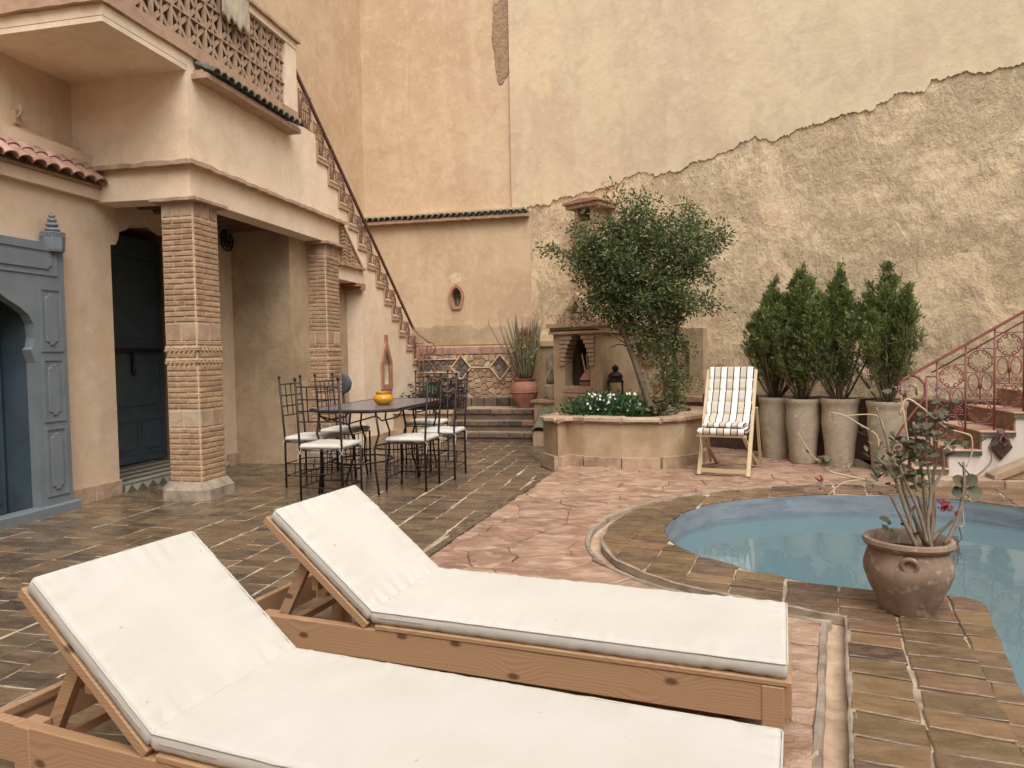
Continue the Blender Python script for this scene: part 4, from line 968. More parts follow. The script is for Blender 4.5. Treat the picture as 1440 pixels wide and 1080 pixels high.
# --- left stair railing
def spiral(c, r0_, turns, a0, sgn=1, k=18, rmin=.18):
    return [(c[0]+r0_*(1-(1-rmin)*i/k)*math.cos(a0+sgn*turns*2*math.pi*i/k), c[1]+r0_*(1-(1-rmin)*i/k)*math.sin(a0+sgn*turns*2*math.pi*i/k)) for i in range(k+1)]
lr = thing('stair_railing', 'brown iron handrail with scroll panels climbing the left stair', 'railing', (-4.45, 10.5, 1.5), world=True)
mb = MB(); mb.bar((-4.45, 8.0, 5.10), (-4.45, 12.28, 1.86), .045, .03, (1, 0, 0)); mb.build('handrail', 'rust_rail', lr)
panelm = MB()
def scroll_sq(mb, x0, z0, w_, h_, r, pl=lambda u, v: (0, u, v), seg=4):
    for (cx, cz, a0, sg) in ((.27, .27, 180, -1), (.27, .27, 270, 1), (.73, .27, 0, 1), (.73, .27, 270, -1), (.27, .73, 180, 1), (.27, .73, 90, -1), (.73, .73, 0, -1), (.73, .73, 90, 1)):
        c = (x0+w_*cx, z0+h_*cz)
        off = .0
        # centre of the little spiral, shifted along the side it springs from
        sx = .13*w_*math.cos(R(a0)); sz = .13*h_*math.sin(R(a0))
        dx = (.14*w_ if a0 in (90, 270) else 0)*(1 if cx < .5 else -1); dz = (.14*h_ if a0 in (0, 180) else 0)*(1 if cz < .5 else -1)
        p = spiral((c[0]+sx+dx*.3, c[1]+sz+dz*.3), .12*w_, 1.15, R(a0), sg, 12)
        mb.tube([pl(*q) for q in p], r, seg)
    for cx, cz in ((.2, .2), (.8, .2), (.8, .8), (.2, .8)):
        p = [(x0+w_*(cx+.17*math.cos(a)), z0+h_*(cz+.17*math.sin(a))) for a in [R(45+180*(cx > .5)+0)+t_*R(20) for t_ in ()]]
    p = [(x0+w_*(.5+.44*math.cos(a)), z0+h_*(.5+.44*math.sin(a))) for a in [2*math.pi*i/24 for i in range(24)]]
    mb.tube([pl(*q) for q in p], r, seg, True)
mb = MB(); scroll_sq(mb, 0, 0, .28, .31, .010); mb.tube([(0, 0, 0), (0, 0, .34)], .011, 4); mb.tube([(0, .14, 0), (0, .14, .32)], .008, 4)
for y_ in (.05, .095, .185, .23): mb.tube([(0, y_, 0), (0, y_, .31)], .006, 4)
mb.tube([(0, 0, .16), (0, .28, .16)], .008, 4)
mb.tube([(0, 0, 0), (0, .28, 0)], .006, 4); mb.tube([(0, 0, .32), (0, .28, .32)], .009, 4)
scr = mesh_of(mb, 'scroll_panel', MT['filigree'], True)
for y_, z_ in steps[:-1]: inst(scr, 'scroll_panel', lr, (0, y_+.02-10.5, z_+.12-1.5), (0, 0, 0), (1, 1, 1.2))
inst(scr, 'scroll_panel', lr, (0, 8.30-10.5, 4.30-1.5), (0, 0, 0), (1, 1.1, 1.3))
mb = MB(); Y_ = 12.2
mb.tube([(-4.45, Y_, 1.88), (-4.3, Y_, 1.74), (-4.12, Y_, 1.60)], .014, 6)
sp = spiral((-4.12, 1.50), .125, 1.2, R(110), -1, 22, .25); mb.tube([(x, Y_, z) for x, z in sp], .014, 6)
mb.tube([(-4.24, Y_, 1.52), (-4.22, Y_, 1.38), (-4.05, Y_, 1.15), (-3.98, Y_, 1.0), (-4.02, Y_, .88), (-4.1, Y_, .9)], .012, 6)
for x in (-4.44, -4.33, -4.25): mb.tube([(x, Y_, .5), (x, Y_, 1.78 if x < -4.4 else 1.62)], .01, 6)
mb.tube([(-4.44, Y_, 1.6), (-4.25, Y_, 1.6)], .008, 5)
mb.build('end_scroll', 'red_iron', lr, smooth=True)
mb = MB()
for k in range(4): mb.tube([(x, Y_, z) for x, z in spiral((-4.29, 1.5-k*.1), .04, 1.1, R(90+180*(k % 2)), 1, 10)], .006, 4)
mb.build('scroll_insert', 'red_iron', lr, smooth=True)

# ================================================================== BACK TERRACE, STEPS, FIREPLACE, PLANTER
tr_ = tag(MB().box((-3.42, 11.46, -.05), (-1.4, 12.36, .455)).build('raised_terrace', 'concrete'), kind='structure')
stp = thing('terrace_steps', 'three low glazed brick steps leading up to the back terrace', 'steps', (-2.7, 11, 0), world=True)
for k, (y_, z0, z1) in enumerate(((10.8, -.04, .14), (11.08, .14, .30), (11.34, .30, .47))):
    mb = MB(); mb.box((-3.4, y_+.02, z0-.03), (-1.9, y_+.36, z1-.012)); mb.build('step_core', 'riser', stp)
    x = -3.42+random.random()*.1-.05; i = 0
    while x < -1.93:
        l = random.uniform(.15, .26); mb = MB().rnd(); mb.bbox((x+.004, y_-.01, z1-.075), (min(x+l, -1.9)-.004, y_+.13, z1), .008); mb.build('nosing_brick', 'riser', stp); x += l
    mb = MB(); mb.box((-3.41, y_+.131, z1-.03), (-1.9, y_+.30, z1-.004)); mb.build('tread', 'curb_grey', stp)
# ramped curb with green ridge tiles
cb = thing('ramped_curb', 'sloping plaster curb capped with green ridge tiles beside the steps', 'curb', (-2.0, 11.0, 0), world=True)
mb = MB(); mb.prism([(10.35, -.05), (11.45, -.05), (11.45, .50), (11.25, .54), (10.35, .22)], [], FX, -1.72, -1.92); mb.build('curb_wall', 'plaster_low', cb)
rt_ = mesh_of(barrel(.34, .12, .016, 10, .05), 'ridge_tile', MT['green_tile'], True, 40)
for i in range(4): inst(rt_, 'ridge_tile', cb, (-1.82+2.0, 10.32+i*.27-11.0, .20+i*.10), (0, R(-21), R(90)))
# left planting bed
pb = thing('planting_bed', 'low plastered bed of dark purple foliage at the foot of the left stair', 'planter', (-3.9, 11.5, 0), world=True)
mb = MB(); mb.prism([(-4.41, 11.15), (-3.43, 11.15), (-3.43, 12.35), (-4.41, 12.35)], [], XY, -.05, .42); mb.build('bed_wall', 'plaster_low', pb)
mb = MB(); mb.prism(rough_edge([(-4.40, 11.1), (-3.40, 11.1), (-3.40, 11.26), (-4.40, 11.26)], .1, .02), [], XY, .42, .47); mb.build('coping', 'capstone', pb)
mb = MB(); mb.box((-4.38, 11.27, .4), (-3.46, 12.3, .45)); mb.build('soil', 'soil', pb)

def leaves(pts, dirs, size, ratio=.5, droop=.0, mat='leaf_tree', name='foliage', parent=None, fold=.0, rl=(.7, 1.3), off=None):
    """one mesh of many leaf-sized rhombic quads"""
    pts = np.asarray(pts, float); n = len(pts); d = np.asarray(dirs, float)
    d /= np.linalg.norm(d, axis=1)[:, None]+1e-9
    r = np.random.randn(n, 3); s_ = np.cross(d, r); s_ /= np.linalg.norm(s_, axis=1)[:, None]+1e-9
    L = size*np.random.uniform(rl[0], rl[1], n)[:, None]; W = L*ratio
    nrm = np.cross(d, s_)
    a = pts; b = pts+d*L*.5+s_*W*.5+nrm*L*fold; c = pts+d*L; e = pts+d*L*.5-s_*W*.5+nrm*L*fold
    V = np.stack([a, b, c, e], 1).reshape(-1, 3)
    if off is not None: V = V-np.asarray(off)
    me = bpy.data.meshes.new(name); me.vertices.add(4*n); me.vertices.foreach_set('co', V.ravel())
    me.loops.add(4*n); me.loops.foreach_set('vertex_index', np.arange(4*n, dtype=np.int32))
    me.polygons.add(n); me.polygons.foreach_set('loop_start', np.arange(0, 4*n, 4, dtype=np.int32)); me.polygons.foreach_set('loop_total', np.full(n, 4, np.int32))
    at = me.attributes.new('rnd', 'FLOAT', 'FACE'); at.data.foreach_set('value', np.random.rand(n).astype(np.float32))
    me.update(); me.validate(); me.materials.append(MT[mat])
    o = bpy.data.objects.new(name, me); COL.objects.link(o)
    if parent is not None: o.parent = parent
    return o
# purple foliage
P = []; D = []
for k in range(46):
    x, y_ = random.uniform(-4.35, -3.5), random.uniform(11.25, 12.2); h = random.uniform(.25, .55)*(1.2 if x > -3.9 else .8)
    for i in range(26):
        z = .47+h*random.random(); a = random.random()*6.28; P.append((x+random.gauss(0, .07), y_+random.gauss(0, .07), z)); D.append((math.cos(a), math.sin(a), random.uniform(-.3, .6)))
leaves(P, D, .11, .22, mat='leaf_purple', parent=pb, off=(-3.9, 11.5, 0))
gj = thing('green_jar', 'round green glazed jar among the purple leaves by the left stair foot', 'jar', (-3.95, 11.75, .45))
mb = MB(); mb.lathe([(.0, 0), (.12, 0), (.19, .12), (.21, .24), (.17, .36), (.10, .42), (.12, .46), (.1, .46), (.08, .42), (0, .4)], 24); mb.build('jar_body', 'green_jar', gj, smooth=True, sharp=50)

# fireplace
fpw = thing('garden_fireplace', 'small clay fireplace with corbelled arch and pointed gable behind the planter', 'fireplace', (-1.2, 11.0, 0), world=True)
FS = lambda s, z, d: WR(s, z, d)          # d out of wall; front face at d=1.01
sL, sR = 1.36, 2.27
def fbox(mb, s0_, s1_, z0, z1, d0, d1):
    mb.box((0, 0, 0), (1, 1, 1)); mb.v[-8:] = [WR(s0_+(s1_-s0_)*x, z0+(z1-z0)*z, d0+(d1-d0)*y) for x, y, z in mb.v[-8:]]
# find s for the front-left and right corners
opn = [(sL+.22, .87)]
nst = 8
zc = [1.18+i*.065 for i in range(nst)]; wv = [.235, .23, .215, .195, .17, .135, .09, .045]
cS = (sL+sR)/2
lo = [(cS-.235, .87)]; ro = [(cS+.235, .87)]
for z_, h_ in zip(zc, wv): lo += [(cS-lo[-1][0]*0-(cS-lo[-1][0]), z_), (cS-h_, z_)]; ro += [(ro[-1][0], z_), (cS+h_, z_)]
top_ = zc[-1]+.05
holeF = lo+[(lo[-1][0], top_), (ro[-1][0], top_)]+list(reversed(ro))
mb = MB(); mb.prism([(sL, -.05), (sR, -.05), (sR, 1.66), (sL, 1.66)], [holeF], FS, .82, 1.01); mb.build('front', 'plaster_low', fpw)
mb = MB(); fbox(mb, sL, sL+.1, -.05, 1.66, 0, .818); fbox(mb, sR-.1, sR, -.05, 1.66, 0, .818); fbox(mb, sL+.1, sR-.1, 1.62, 1.66, .0, .818); mb.build('side_wall', 'plaster_low', fpw)
mb = MB(); fbox(mb, sL+.1, sR-.1, .80, .86, .3, .818); fbox(mb, sL+.1, sR-.1, .86, 1.6, .3, .34); mb.build('hearth', 'dark', fpw)
for k, (z_, h_) in enumerate(zip(zc, wv)):
    for s_a, s_b in ((sL+.13, cS-h_+.005), (cS+h_-.005, sR-.13)):
        mb = MB().rnd(); fbox(mb, s_a, s_b, z_+.006, z_+.058, .98, 1.035); mb.build('corbel_brick', 'claustra', fpw)
for z_ in (1.6,): mb = MB(); fbox(mb, sL+.13, sR-.13, zc[-1]+.065, 1.655, .98, 1.03); mb.build('corbel_brick', 'claustra', fpw)
for k in range(6): mb = MB(); fbox(mb, sL+.2, sR-.2, .40+k*.075, .462+k*.075, .98, 1.04); mb.build('base_brick', 'claustra', fpw)
mb = MB(); fbox(mb, sL-.05, sR+.05, 1.662, 1.70, -.0, 1.07); fbox(mb, sL-.07, sR+.07, 1.76, 1.82, -.0, 1.10); mb.build('mantel', 'red_mould', fpw)
mb = MB(); fbox(mb, sL-.04, sR+.04, 1.701, 1.759, .0, 1.05); mb.build('mantel_frieze', 'plaster_low', fpw)
mb = MB()
for i in range(26): fbox(mb, sL-.02+i*.036, sL+i*.036, 1.703, 1.722, 1.048, 1.068)
mb.build('dentil_row', 'dark', fpw)
mb = MB(); mb.prism([(cS-.19, 1.821), (cS+.19, 1.821), (cS+.19, 2.03), (cS, 2.28), (cS-.19, 2.03)], [[(cS-.12, 1.86), (cS+.12, 1.86), (cS+.12, 2.0), (cS, 2.15), (cS-.12, 2.0)]], FS, .86, 1.04); mb.build('gable', 'red_mould', fpw)
mb = MB(); fbox(mb, cS-.19, cS+.19, 1.822, 2.0, .80, .858); mb.build('gable_back', 'dark', fpw)
mb = MB()
for sg in (-1, 1):
    for i in range(4): s_ = cS+sg*(.21+i*.055); h_ = .2-i*.045; mb.prism([(s_-.018, 1.821), (s_+.018, 1.821), (s_+.018-sg*.02, 1.82+h_), (s_-.018-sg*.02, 1.82+h_*.9)], [], FS, .95, 1.03)
mb.build('gable_fin', 'red_mould', fpw)
mb = MB(); mb.prism(rough_edge(blob(cS, 1.91, .09, .06, 12, 3, .6), .04, .02), [], FS, .87, 1.0); mb.build('carved_knot', 'claustra', fpw)
# flue behind the tree with its little cap against the wall
mb = MB(); fbox(mb, 1.37, 1.72, 1.822, 3.45, .04, .40); mb.build('flue', 'plaster_low', fpw)
mb = MB(); fbox(mb, 1.36, 1.42, 3.45, 3.66, .05, .42); fbox(mb, 1.66, 1.72, 3.45, 3.66, .05, .42); fbox(mb, 1.24, 1.86, 3.66, 3.72, .0, .5); mb.build('flue_cap', 'claustra', fpw)
mb = MB(); mb.prism([(1.2, 3.722), (1.9, 3.722), (1.9, 3.75), (1.55, 3.79), (1.2, 3.75)], [], FS, .0, .54); mb.build('flue_cap_top', 'terra', fpw)
# tagine in the hearth
P0 = WR(cS+.07, .862, .80); tg = thing('tagine', 'striped terracotta tagine with wooden spoons in the fireplace opening', 'tagine', P0)
mb = MB(); mb.lathe([(0, 0), (.13, 0), (.16, .05), (.165, .07)], 22); mb.build('dish', 'terra', tg, smooth=True, sharp=40)
mb = MB(); mb.lathe([(.166, .071), (.166, .1)], 22); mb.build('glazed_band', 'dark', tg, smooth=True, sharp=40)
mb = MB(); mb.lathe([(.155, .101), (.12, .16), (.07, .23), (.035, .27), (.045, .30), (0, .32)], 22); mb.build('lid', 'terra', tg, smooth=True, sharp=40)
mb = MB(); mb.tube([(-.06, .05, .2), (-.12, .06, .5)], .012); mb.tube([(-.02, .06, .2), (-.05, .07, .5)], .012); mb.build('spoon_handles', 'beech', tg)

# bench left of the fireplace with slot, ledge
bw = thing('side_bench', 'low plaster bench with dark fire slot left of the clay fireplace', 'bench', (-1.7, 11.0, 0), world=True)
mb = MB(); mb.prism([(sL-.42, -.05), (sL-.004, -.05), (sL-.004, .60), (sL-.42, .60)], [[(sL-.30, .30), (sL-.1, .30), (sL-.1, .40), (sL-.30, .40)]], FS, .45, 1.0); mb.build('bench_wall', 'plaster_low', bw)
mb = MB(); mb.prism(rough_edge([(sL-.46, .60), (sL-.006, .60), (sL-.006, .64), (sL-.46, .64)], .08, .012), [], FS, .4, 1.04); mb.build('bench_top', 'capstone', bw)
mb = MB(); fbox(mb, sL-.4, sL-.03, .1, .58, .46, .5); mb.build('slot_back', 'dark', bw)

def pot(name, label, cat, loc, prof, mat, group=None, seg=36, wob=.01, soil=None, rz=0):
    t = thing(name, label, cat, loc, rz, group)
    mb = MB(); mb.lathe(prof, seg, wob=wob); mb.build('pot_body', mat, t, smooth=True, sharp=45)
    if soil: mb = MB(); mb.lathe([(soil[0], soil[1]-.02), (soil[0], soil[1]), (0, soil[1]+.01)], 20); mb.build('soil', 'soil', t)
    return t
P0 = WR(sL-.23, .642, .72)
t = pot('plant_pot', 'small tan clay bowl pot with cactus on the bench left of fireplace', 'plant pot', P0, [(0, 0), (.10, 0), (.11, .02), (.15, .16), (.152, .18), (.165, .2), (.16, .24), (.145, .24), (.14, .2), (0, .2)], 'jar', soil=(.14, .215))
P = []; D = []
mb = MB()
for i in range(14): a = random.random()*6.28; r_ = random.random()*.08; mb.rnd().tube([(r_*math.cos(a), r_*math.sin(a), .2), (r_*1.5*math.cos(a), r_*1.5*math.sin(a), .3), (r_*1.6*math.cos(a), r_*1.6*math.sin(a), .34+random.random()*.14)], [.022, .03, .012], 7)
mb.build('cactus_stems', 'leaf_cactus', t, smooth=True)
mb = MB(); mb.tube([(-.1, 0, .22), (-.14, 0, .32), (-.08, 0, .42), (-.02, 0, .5), (-.04, 0, .6)], .008); mb.build('dry_twig', 'stem_pale', t, smooth=True)
# silver leaf ornament and stone relief over the bench
so_ = thing('zinc_ornament', 'folded zinc leaf ornament hung on the dado between red pot and cactus bowl', 'ornament', WR(.62, .6, .10), R(-30))
for i, (x, z, a, h) in enumerate(((-.07, .35, 18, .34), (0, .38, 4, .38), (.06, .34, -14, .3))):
    mb = MB(); mb.bar((x, 0, z), (x+math.sin(R(-a))*h*.6, -.01, z+h), .045, .012, (0, 1, 0)); mb.build('blade', 'silver', so_)
for i in range(4): mb = MB(); mb.box((-.13, -.03, 0), (.13, .01, .06), Matrix.Translation((0, 0, .06+i*.07)) @ Matrix.Rotation(R(8-5*i), 4, 'Y')); mb.build('fold', 'silver', so_)
sr = thing('relief_stones', 'row of pale rounded stones set on a shelf above the cactus bowl', 'stone relief', WR(1.05, .95, .1), R(-30))
mb = MB(); mb.box((-.22, -.08, .0), (.22, .03, .03)); mb.build('shelf', 'capstone', sr)
for i in range(7):
    mb = MB().rnd(); mb.lathe([(0, -.04), (.03, -.03), (.045, 0), (.03, .03), (0, .04)], 10, (-.19+i*.063, -.03, .36+.03*(i % 2))); mb.build('stone', 'wallstone', sr, smooth=True)
mb = MB(); mb.box((-.21, -.03, .05), (.21, .03, .28)); mb.build('relief_panel', 'capstone', sr)

# red pot with euphorbia on terrace
rp = pot('tall_cactus_pot', 'round red clay pot with tall thin cactus stems on the back terrace', 'plant pot', (-2.33, 11.85, .457),
         [(0, 0), (.115, 0), (.12, .03), (.2, .16), (.235, .27), (.225, .36), (.18, .44), (.165, .46), (.19, .48), (.195, .5), (.16, .5), (.145, .46), (0, .44)], 'redpot', soil=(.14, .455))
mb = MB(); mb.tube([(.237*math.cos(a), .237*math.sin(a), .27+.006*math.sin(a*24)) for a in [2*math.pi*i/72 for i in range(72)]], .009, 5, True); mb.build('rope_band', 'redpot', rp, smooth=True)
mb = MB()
for i in range(60):
    a = random.random()*6.28; sp_ = random.random(); h = random.uniform(.45, 1.15); r_ = .02+.09*random.random(); out = .28*sp_
    p0 = (r_*math.cos(a), r_*math.sin(a), .45); pts = [p0]
    for k in range(1, 6):
        f = k/5; pts.append((p0[0]+out*math.cos(a)*f**1.3+.02*ns(i, k), p0[1]+out*math.sin(a)*f**1.3, .45+h*f))
    w_ = random.uniform(.008, .014); mb.rnd().tube(pts, [w_]*5+[w_*.5], 5)
for x, y_, h in ((-.13, 0, 1.5), (.25, .02, 1.42), (.22, .06, 1.3), (.17, 0, 1.55)):
    mb.rnd().tube([(x*.4, y_, .45), (x*.8, y_, .8), (x, y_, h*.6+.2), (x, y_, h-.08), (x, y_, h)], [.018, .022, .024, .022, .008], 7)
mb.tube([(-.05, 0, .45), (-.45, .02, 1.15), (-.60, .02, 1.42), (-.62, 0, 1.55)], [.014, .011, .009, .005], 5); mb.tube([(-.2, 0, .75), (-.40, .02, 1.35), (-.42, 0, 1.65)], [.012, .009, .005], 5)
mb.tube([(-.3, .0, .95), (-.2, .02, 1.1), (-.05, 0, 1.2)], [.012, .009, .005], 5)
mb.build('cactus_stems', 'leaf_cactus', rp, smooth=True)
P = []; D = []
for i in range(200):
    a = random.random()*6.28; P.append((random.gauss(.02, .14), random.gauss(0, .1), random.uniform(.7, 1.2))); D.append((math.cos(a), math.sin(a), random.uniform(0, 1)))
leaves(P, D, .07, .35, mat='lime', parent=rp)
P = []; D = []
for i in range(260): P.append((random.gauss(.02, .05), random.gauss(0, .05), random.gauss(1.28, .03))); D.append(np.random.randn(3))
leaves(P, D, .035, .6, mat='rustfl', name='flower_head', parent=rp)

# planter
plx = [(-1.50, 8.80), (-1.26, 8.42), (-1.17, 8.62), (-.95, 8.52), (-.50, 8.42), (-.06, 8.43), (.22, 8.66), (.42, 8.97), (.52, 9.5), (.50, 10.6), (-.9, 11.3), (-1.32, 10.2), (-1.42, 9.3)]
plt_ = thing('raised_planter', 'curved plaster planter wall with stone coping and bush of white flowers', 'planter', (-.5, 9.3, 0), world=True)
def inset(p, d):
    n = len(p); out = []
    if area(p) < 0: p = p[::-1]
    for i in range(n):
        a, b, c = p[i-1], p[i], p[(i+1) % n]
        t1 = Vector((b[0]-a[0], b[1]-a[1])).normalized(); t2 = Vector((c[0]-b[0], c[1]-b[1])).normalized()
        n1 = Vector((-t1.y, t1.x)); n2 = Vector((-t2.y, t2.x)); m = (n1+n2); m = m/max(.35, m.length_squared/2) if m.length > 0 else n1
        out.append((b[0]+m.x*d, b[1]+m.y*d))
    return out
pp = plx if area(plx) > 0 else plx[::-1]
inn = inset(pp, .17); base = inset(pp, -.045); cop = inset(pp, -.03)
mb = MB(); mb.prism(pp, [inn], XY, -.05, .53); mb.build('planter_wall', 'plaster_low', plt_)
cop = rough_edge(cop, .11, .03, 5)
mb = MB(); mb.prism(cop, [inn], XY, .53, .575)
ob = mb.build('coping_bed', 'capstone', plt_)
# coping stones: one per stretch
def along(p, st):
    out = []
    for i in range(len(p)):
        a, b = p[i], p[(i+1) % len(p)]; L = math.hypot(b[0]-a[0], b[1]-a[1]); k = max(1, round(L/st))
        for j in range(k): out.append(((a[0]+(b[0]-a[0])*j/k, a[1]+(b[1]-a[1])*j/k), (a[0]+(b[0]-a[0])*(j+1)/k, a[1]+(b[1]-a[1])*(j+1)/k)))
    return out
for a, b in along(pp[:9] if pp[0] == plx[0] else pp, .33):
    t1 = Vector((b[0]-a[0], b[1]-a[1])); L = t1.length; t1 /= L; nn = Vector((-t1.y, t1.x))
    q = [(-.0+.006, -.05), (L-.006, -.05), (L-.006, .2), (.006, .2)]
    poly = [(a[0]+t1.x*u+nn.x*v, a[1]+t1.y*u+nn.y*v) for u, v in q]
    if min(v[1] for v in poly) > 9.6: continue
    c = cen(poly); mb = MB().rnd(); slab_piece(mb, rough_edge(poly, .06, .02, 7), XY, .55, .592+random.uniform(-.004, .008), .015); mb.build('coping_stone', 'capstone', plt_)
    q = [(.004, -.05), (L-.004, -.05), (L-.004, .01), (.004, .01)]
    poly = [(a[0]+t1.x*u+nn.x*v, a[1]+t1.y*u+nn.y*v) for u, v in q]
    mb = MB().rnd(); mb.prism(rough_edge(poly, .08, .006, 7), [], XY, -.04, .13+random.uniform(-.006, .006)); mb.build('base_stone', 'capstone', plt_)
mb = MB(); mb.prism(inn, [], XY, .4, .50); mb.build('soil', 'soil', plt_)
# flowering bush (its own things)
fb = thing('flower_bush', 'leafy green bush with small white flowers in the front of the planter', 'bush', (-.72, 8.95, .5))
P = []; D = []
for k in range(75):
    c = np.array([random.uniform(-.48, .45), random.uniform(-.18, .25), random.uniform(.02, .26)]); c[2] *= 1.15-abs(c[0])*1.1
    for i in range(55): v = np.random.randn(3)*.06; P.append(c+v); D.append(v+np.array([0, 0, .05]))
leaves(P, D, .055, .5, mat='leaf_bush', parent=fb)
mb = MB()
for i in range(30): x, y_ = random.uniform(-.3, .4), random.uniform(-.15, .1); mb.tube([(x*.8, y_, 0), (x, y_, .3)], .004, 4)
mb.build('stems', 'leaf_bush', fb)
mb = MB(); mb2 = MB()
for i in range(46):
    x, y_, z = random.uniform(-.22, .42), random.uniform(-.22, .05), random.uniform(.16, .36)
    for k in range(6):
        a = k*math.pi/3; u = Vector((math.cos(a), -.3, math.sin(a))).normalized()*.018; w_ = Vector((-math.sin(a), 0, math.cos(a)))*.008
        c = Vector((x, y_, z)); mb.add([c, c+u*.6+w_, c+u*1.1, c+u*.6-w_], [(0, 1, 2, 3)])
mb.build('flowers', 'whitefl', fb, fix=False)
lp = thing('pale_leaf_plant', 'low plant with grey green cabbage leaves right of the white flowers', 'plant', (-.12, 8.95, .5))
mb = MB(); mb.tube([(0, 0, 0), (0, 0, .1)], .01, 5); mb.build('stem', 'leaf_bush', lp)
P = []; D = []
for i in range(90): a = random.random()*6.28; r_ = random.random()*.16; P.append((r_*math.cos(a)*1.4, r_*math.sin(a), .06+.14*random.random())); D.append((math.cos(a), math.sin(a), random.uniform(-.2, .5)))
leaves(P, D, .09, .6, mat='leaf_kal', parent=lp)
# lantern + white candle jar behind planter
ln = thing('lantern', 'black iron lantern with domed top on the ledge behind the bush', 'lantern', WR(2.75, .712, .16) if False else WR(2.42, .592, .9))
mb = MB()
for x in (-.1, .1):
    for y_ in (-.1, .1): mb.bar((x, y_, 0), (x, y_, .34), .014, .014)
for z in (.0, .34): mb.box((-.12, -.12, z), (.12, .12, z+.02))
mb.build('frame', 'black_iron', ln)
mb = MB(); mb.lathe([(.11, .361), (.10, .40), (.11, .44), (.07, .48), (.03, .5), (.05, .53), (.045, .57), (0, .6)], 12); mb.build('dome', 'black_iron', ln, smooth=True, sharp=40)
mb = MB(); mb.lathe([(.045, .02), (.05, .18), (.0, .2)], 12); mb.build('candle', 'darkstone', ln, smooth=True)
wj = thing('white_jar', 'small white glazed jar beside the black lantern', 'jar', WR(2.2, .592, 1.0))
mb = MB(); mb.lathe([(0, 0), (.05, 0), (.075, .05), (.08, .12), (.06, .16), (.065, .18), (.05, .18), (0, .15)], 20); mb.build('body', 'white_wash', wj, smooth=True, sharp=40)
mb = MB(); mb.tube([(.07, 0, .06), (.12, 0, .08), (.12, 0, .13), (.065, 0, .15)], .01, 6); mb.build('handle', 'white_wash', wj, smooth=True)
lst = MB(); fbox(lst, 2.05, 2.75, -.05, .59, .6, 1.15); lo_ = lst.build('lantern_shelf', 'plaster_low'); tag(lo_, 'low plaster shelf right of the fireplace carrying the lantern', 'shelf')

# --- tree in planter
tree = thing('planter_tree', 'small multi stemmed tree with dense dark green crown growing in the planter', 'tree', (0.0, 9.4, .5), world=True)
def limb(mb, pts, r0_, r1_, seg=7):
    n = len(pts); mb.tube(pts, [r0_+(r1_-r0_)*i/(n-1) for i in range(n)], seg)
mb = MB()
T1 = [(-.13, 9.35, .45), (-.22, 9.35, .75), (-.33, 9.36, 1.1), (-.45, 9.38, 1.45), (-.60, 9.4, 1.85), (-.7, 9.4, 2.2), (-.8, 9.4, 2.5)]
T2 = [(.03, 9.42, .45), (.03, 9.42, .8), (.0, 9.42, 1.15), (-.07, 9.42, 1.5), (-.2, 9.42, 1.9), (-.28, 9.42, 2.3), (-.3, 9.4, 2.8)]
T3 = [(.08, 9.45, .45), (.14, 9.47, .9), (.12, 9.5, 1.4), (.18, 9.5, 1.9), (.28, 9.5, 2.4), (.45, 9.5, 2.7)]
limb(mb, T1, .055, .02); limb(mb, T2, .05, .018); limb(mb, T3, .032, .012)
tips = []
for k in range(90):
    src = random.choice([T1[3:], T2[3:], T3[3:], T1[4:], T2[4:]]); b = Vector(random.choice(src))
    a = random.random()*6.28; el = random.uniform(-.05, 1.1); L = random.uniform(.3, .78)
    d = Vector((math.cos(a)*math.cos(el), math.sin(a)*math.cos(el)*.7, math.sin(el)))
    p1 = b+d*L*.5+Vector((0, 0, .04)); p2 = b+d*L; tips += [p1, p2, (p1+p2)/2]
    mb.tube([b, p1, p2], [.012, .008, .003], 4)
side = [[(-.7, 9.4, 2.3), (-1.05, 9.35, 2.55), (-1.35, 9.3, 2.7), (-1.55, 9.3, 2.74)], [(.28, 9.5, 2.4), (.5, 9.45, 2.6), (.66, 9.4, 2.72), (.78, 9.4, 2.8)], [(-.3, 9.4, 2.7), (-.35, 9.4, 3.1), (-.3, 9.4, 3.4)], [(.1, 9.4, 2.5), (.25, 9.4, 2.9), (.3, 9.4, 3.25)], [(-.75, 9.4, 2.4), (-1.0, 9.3, 2.7), (-1.15, 9.2, 3.0)], [(.3, 9.45, 2.3), (.5, 9.4, 2.35), (.62, 9.4, 2.2)], [(-.6, 9.4, 2.0), (-.85, 9.3, 2.1), (-1.0, 9.3, 2.05)]]
for q in side: limb(mb, q, .012, .003, 4)
mb.build('trunk', 'bark', tree, smooth=True)
P = []; D = []
def clump(c, r, n, up_=.2):
    c = np.asarray(c, float)
    v = np.random.randn(n, 3)*np.array([r, r, r*.8])
    P.extend(c+v); D.extend(v+np.array([0, 0, up_*r])+np.random.randn(n, 3)*r*.6)
for p in tips:
    p = Vector(p); 
    if p.z < 1.75: continue
    clump(p, .07, 60)
rs = random.Random(3)
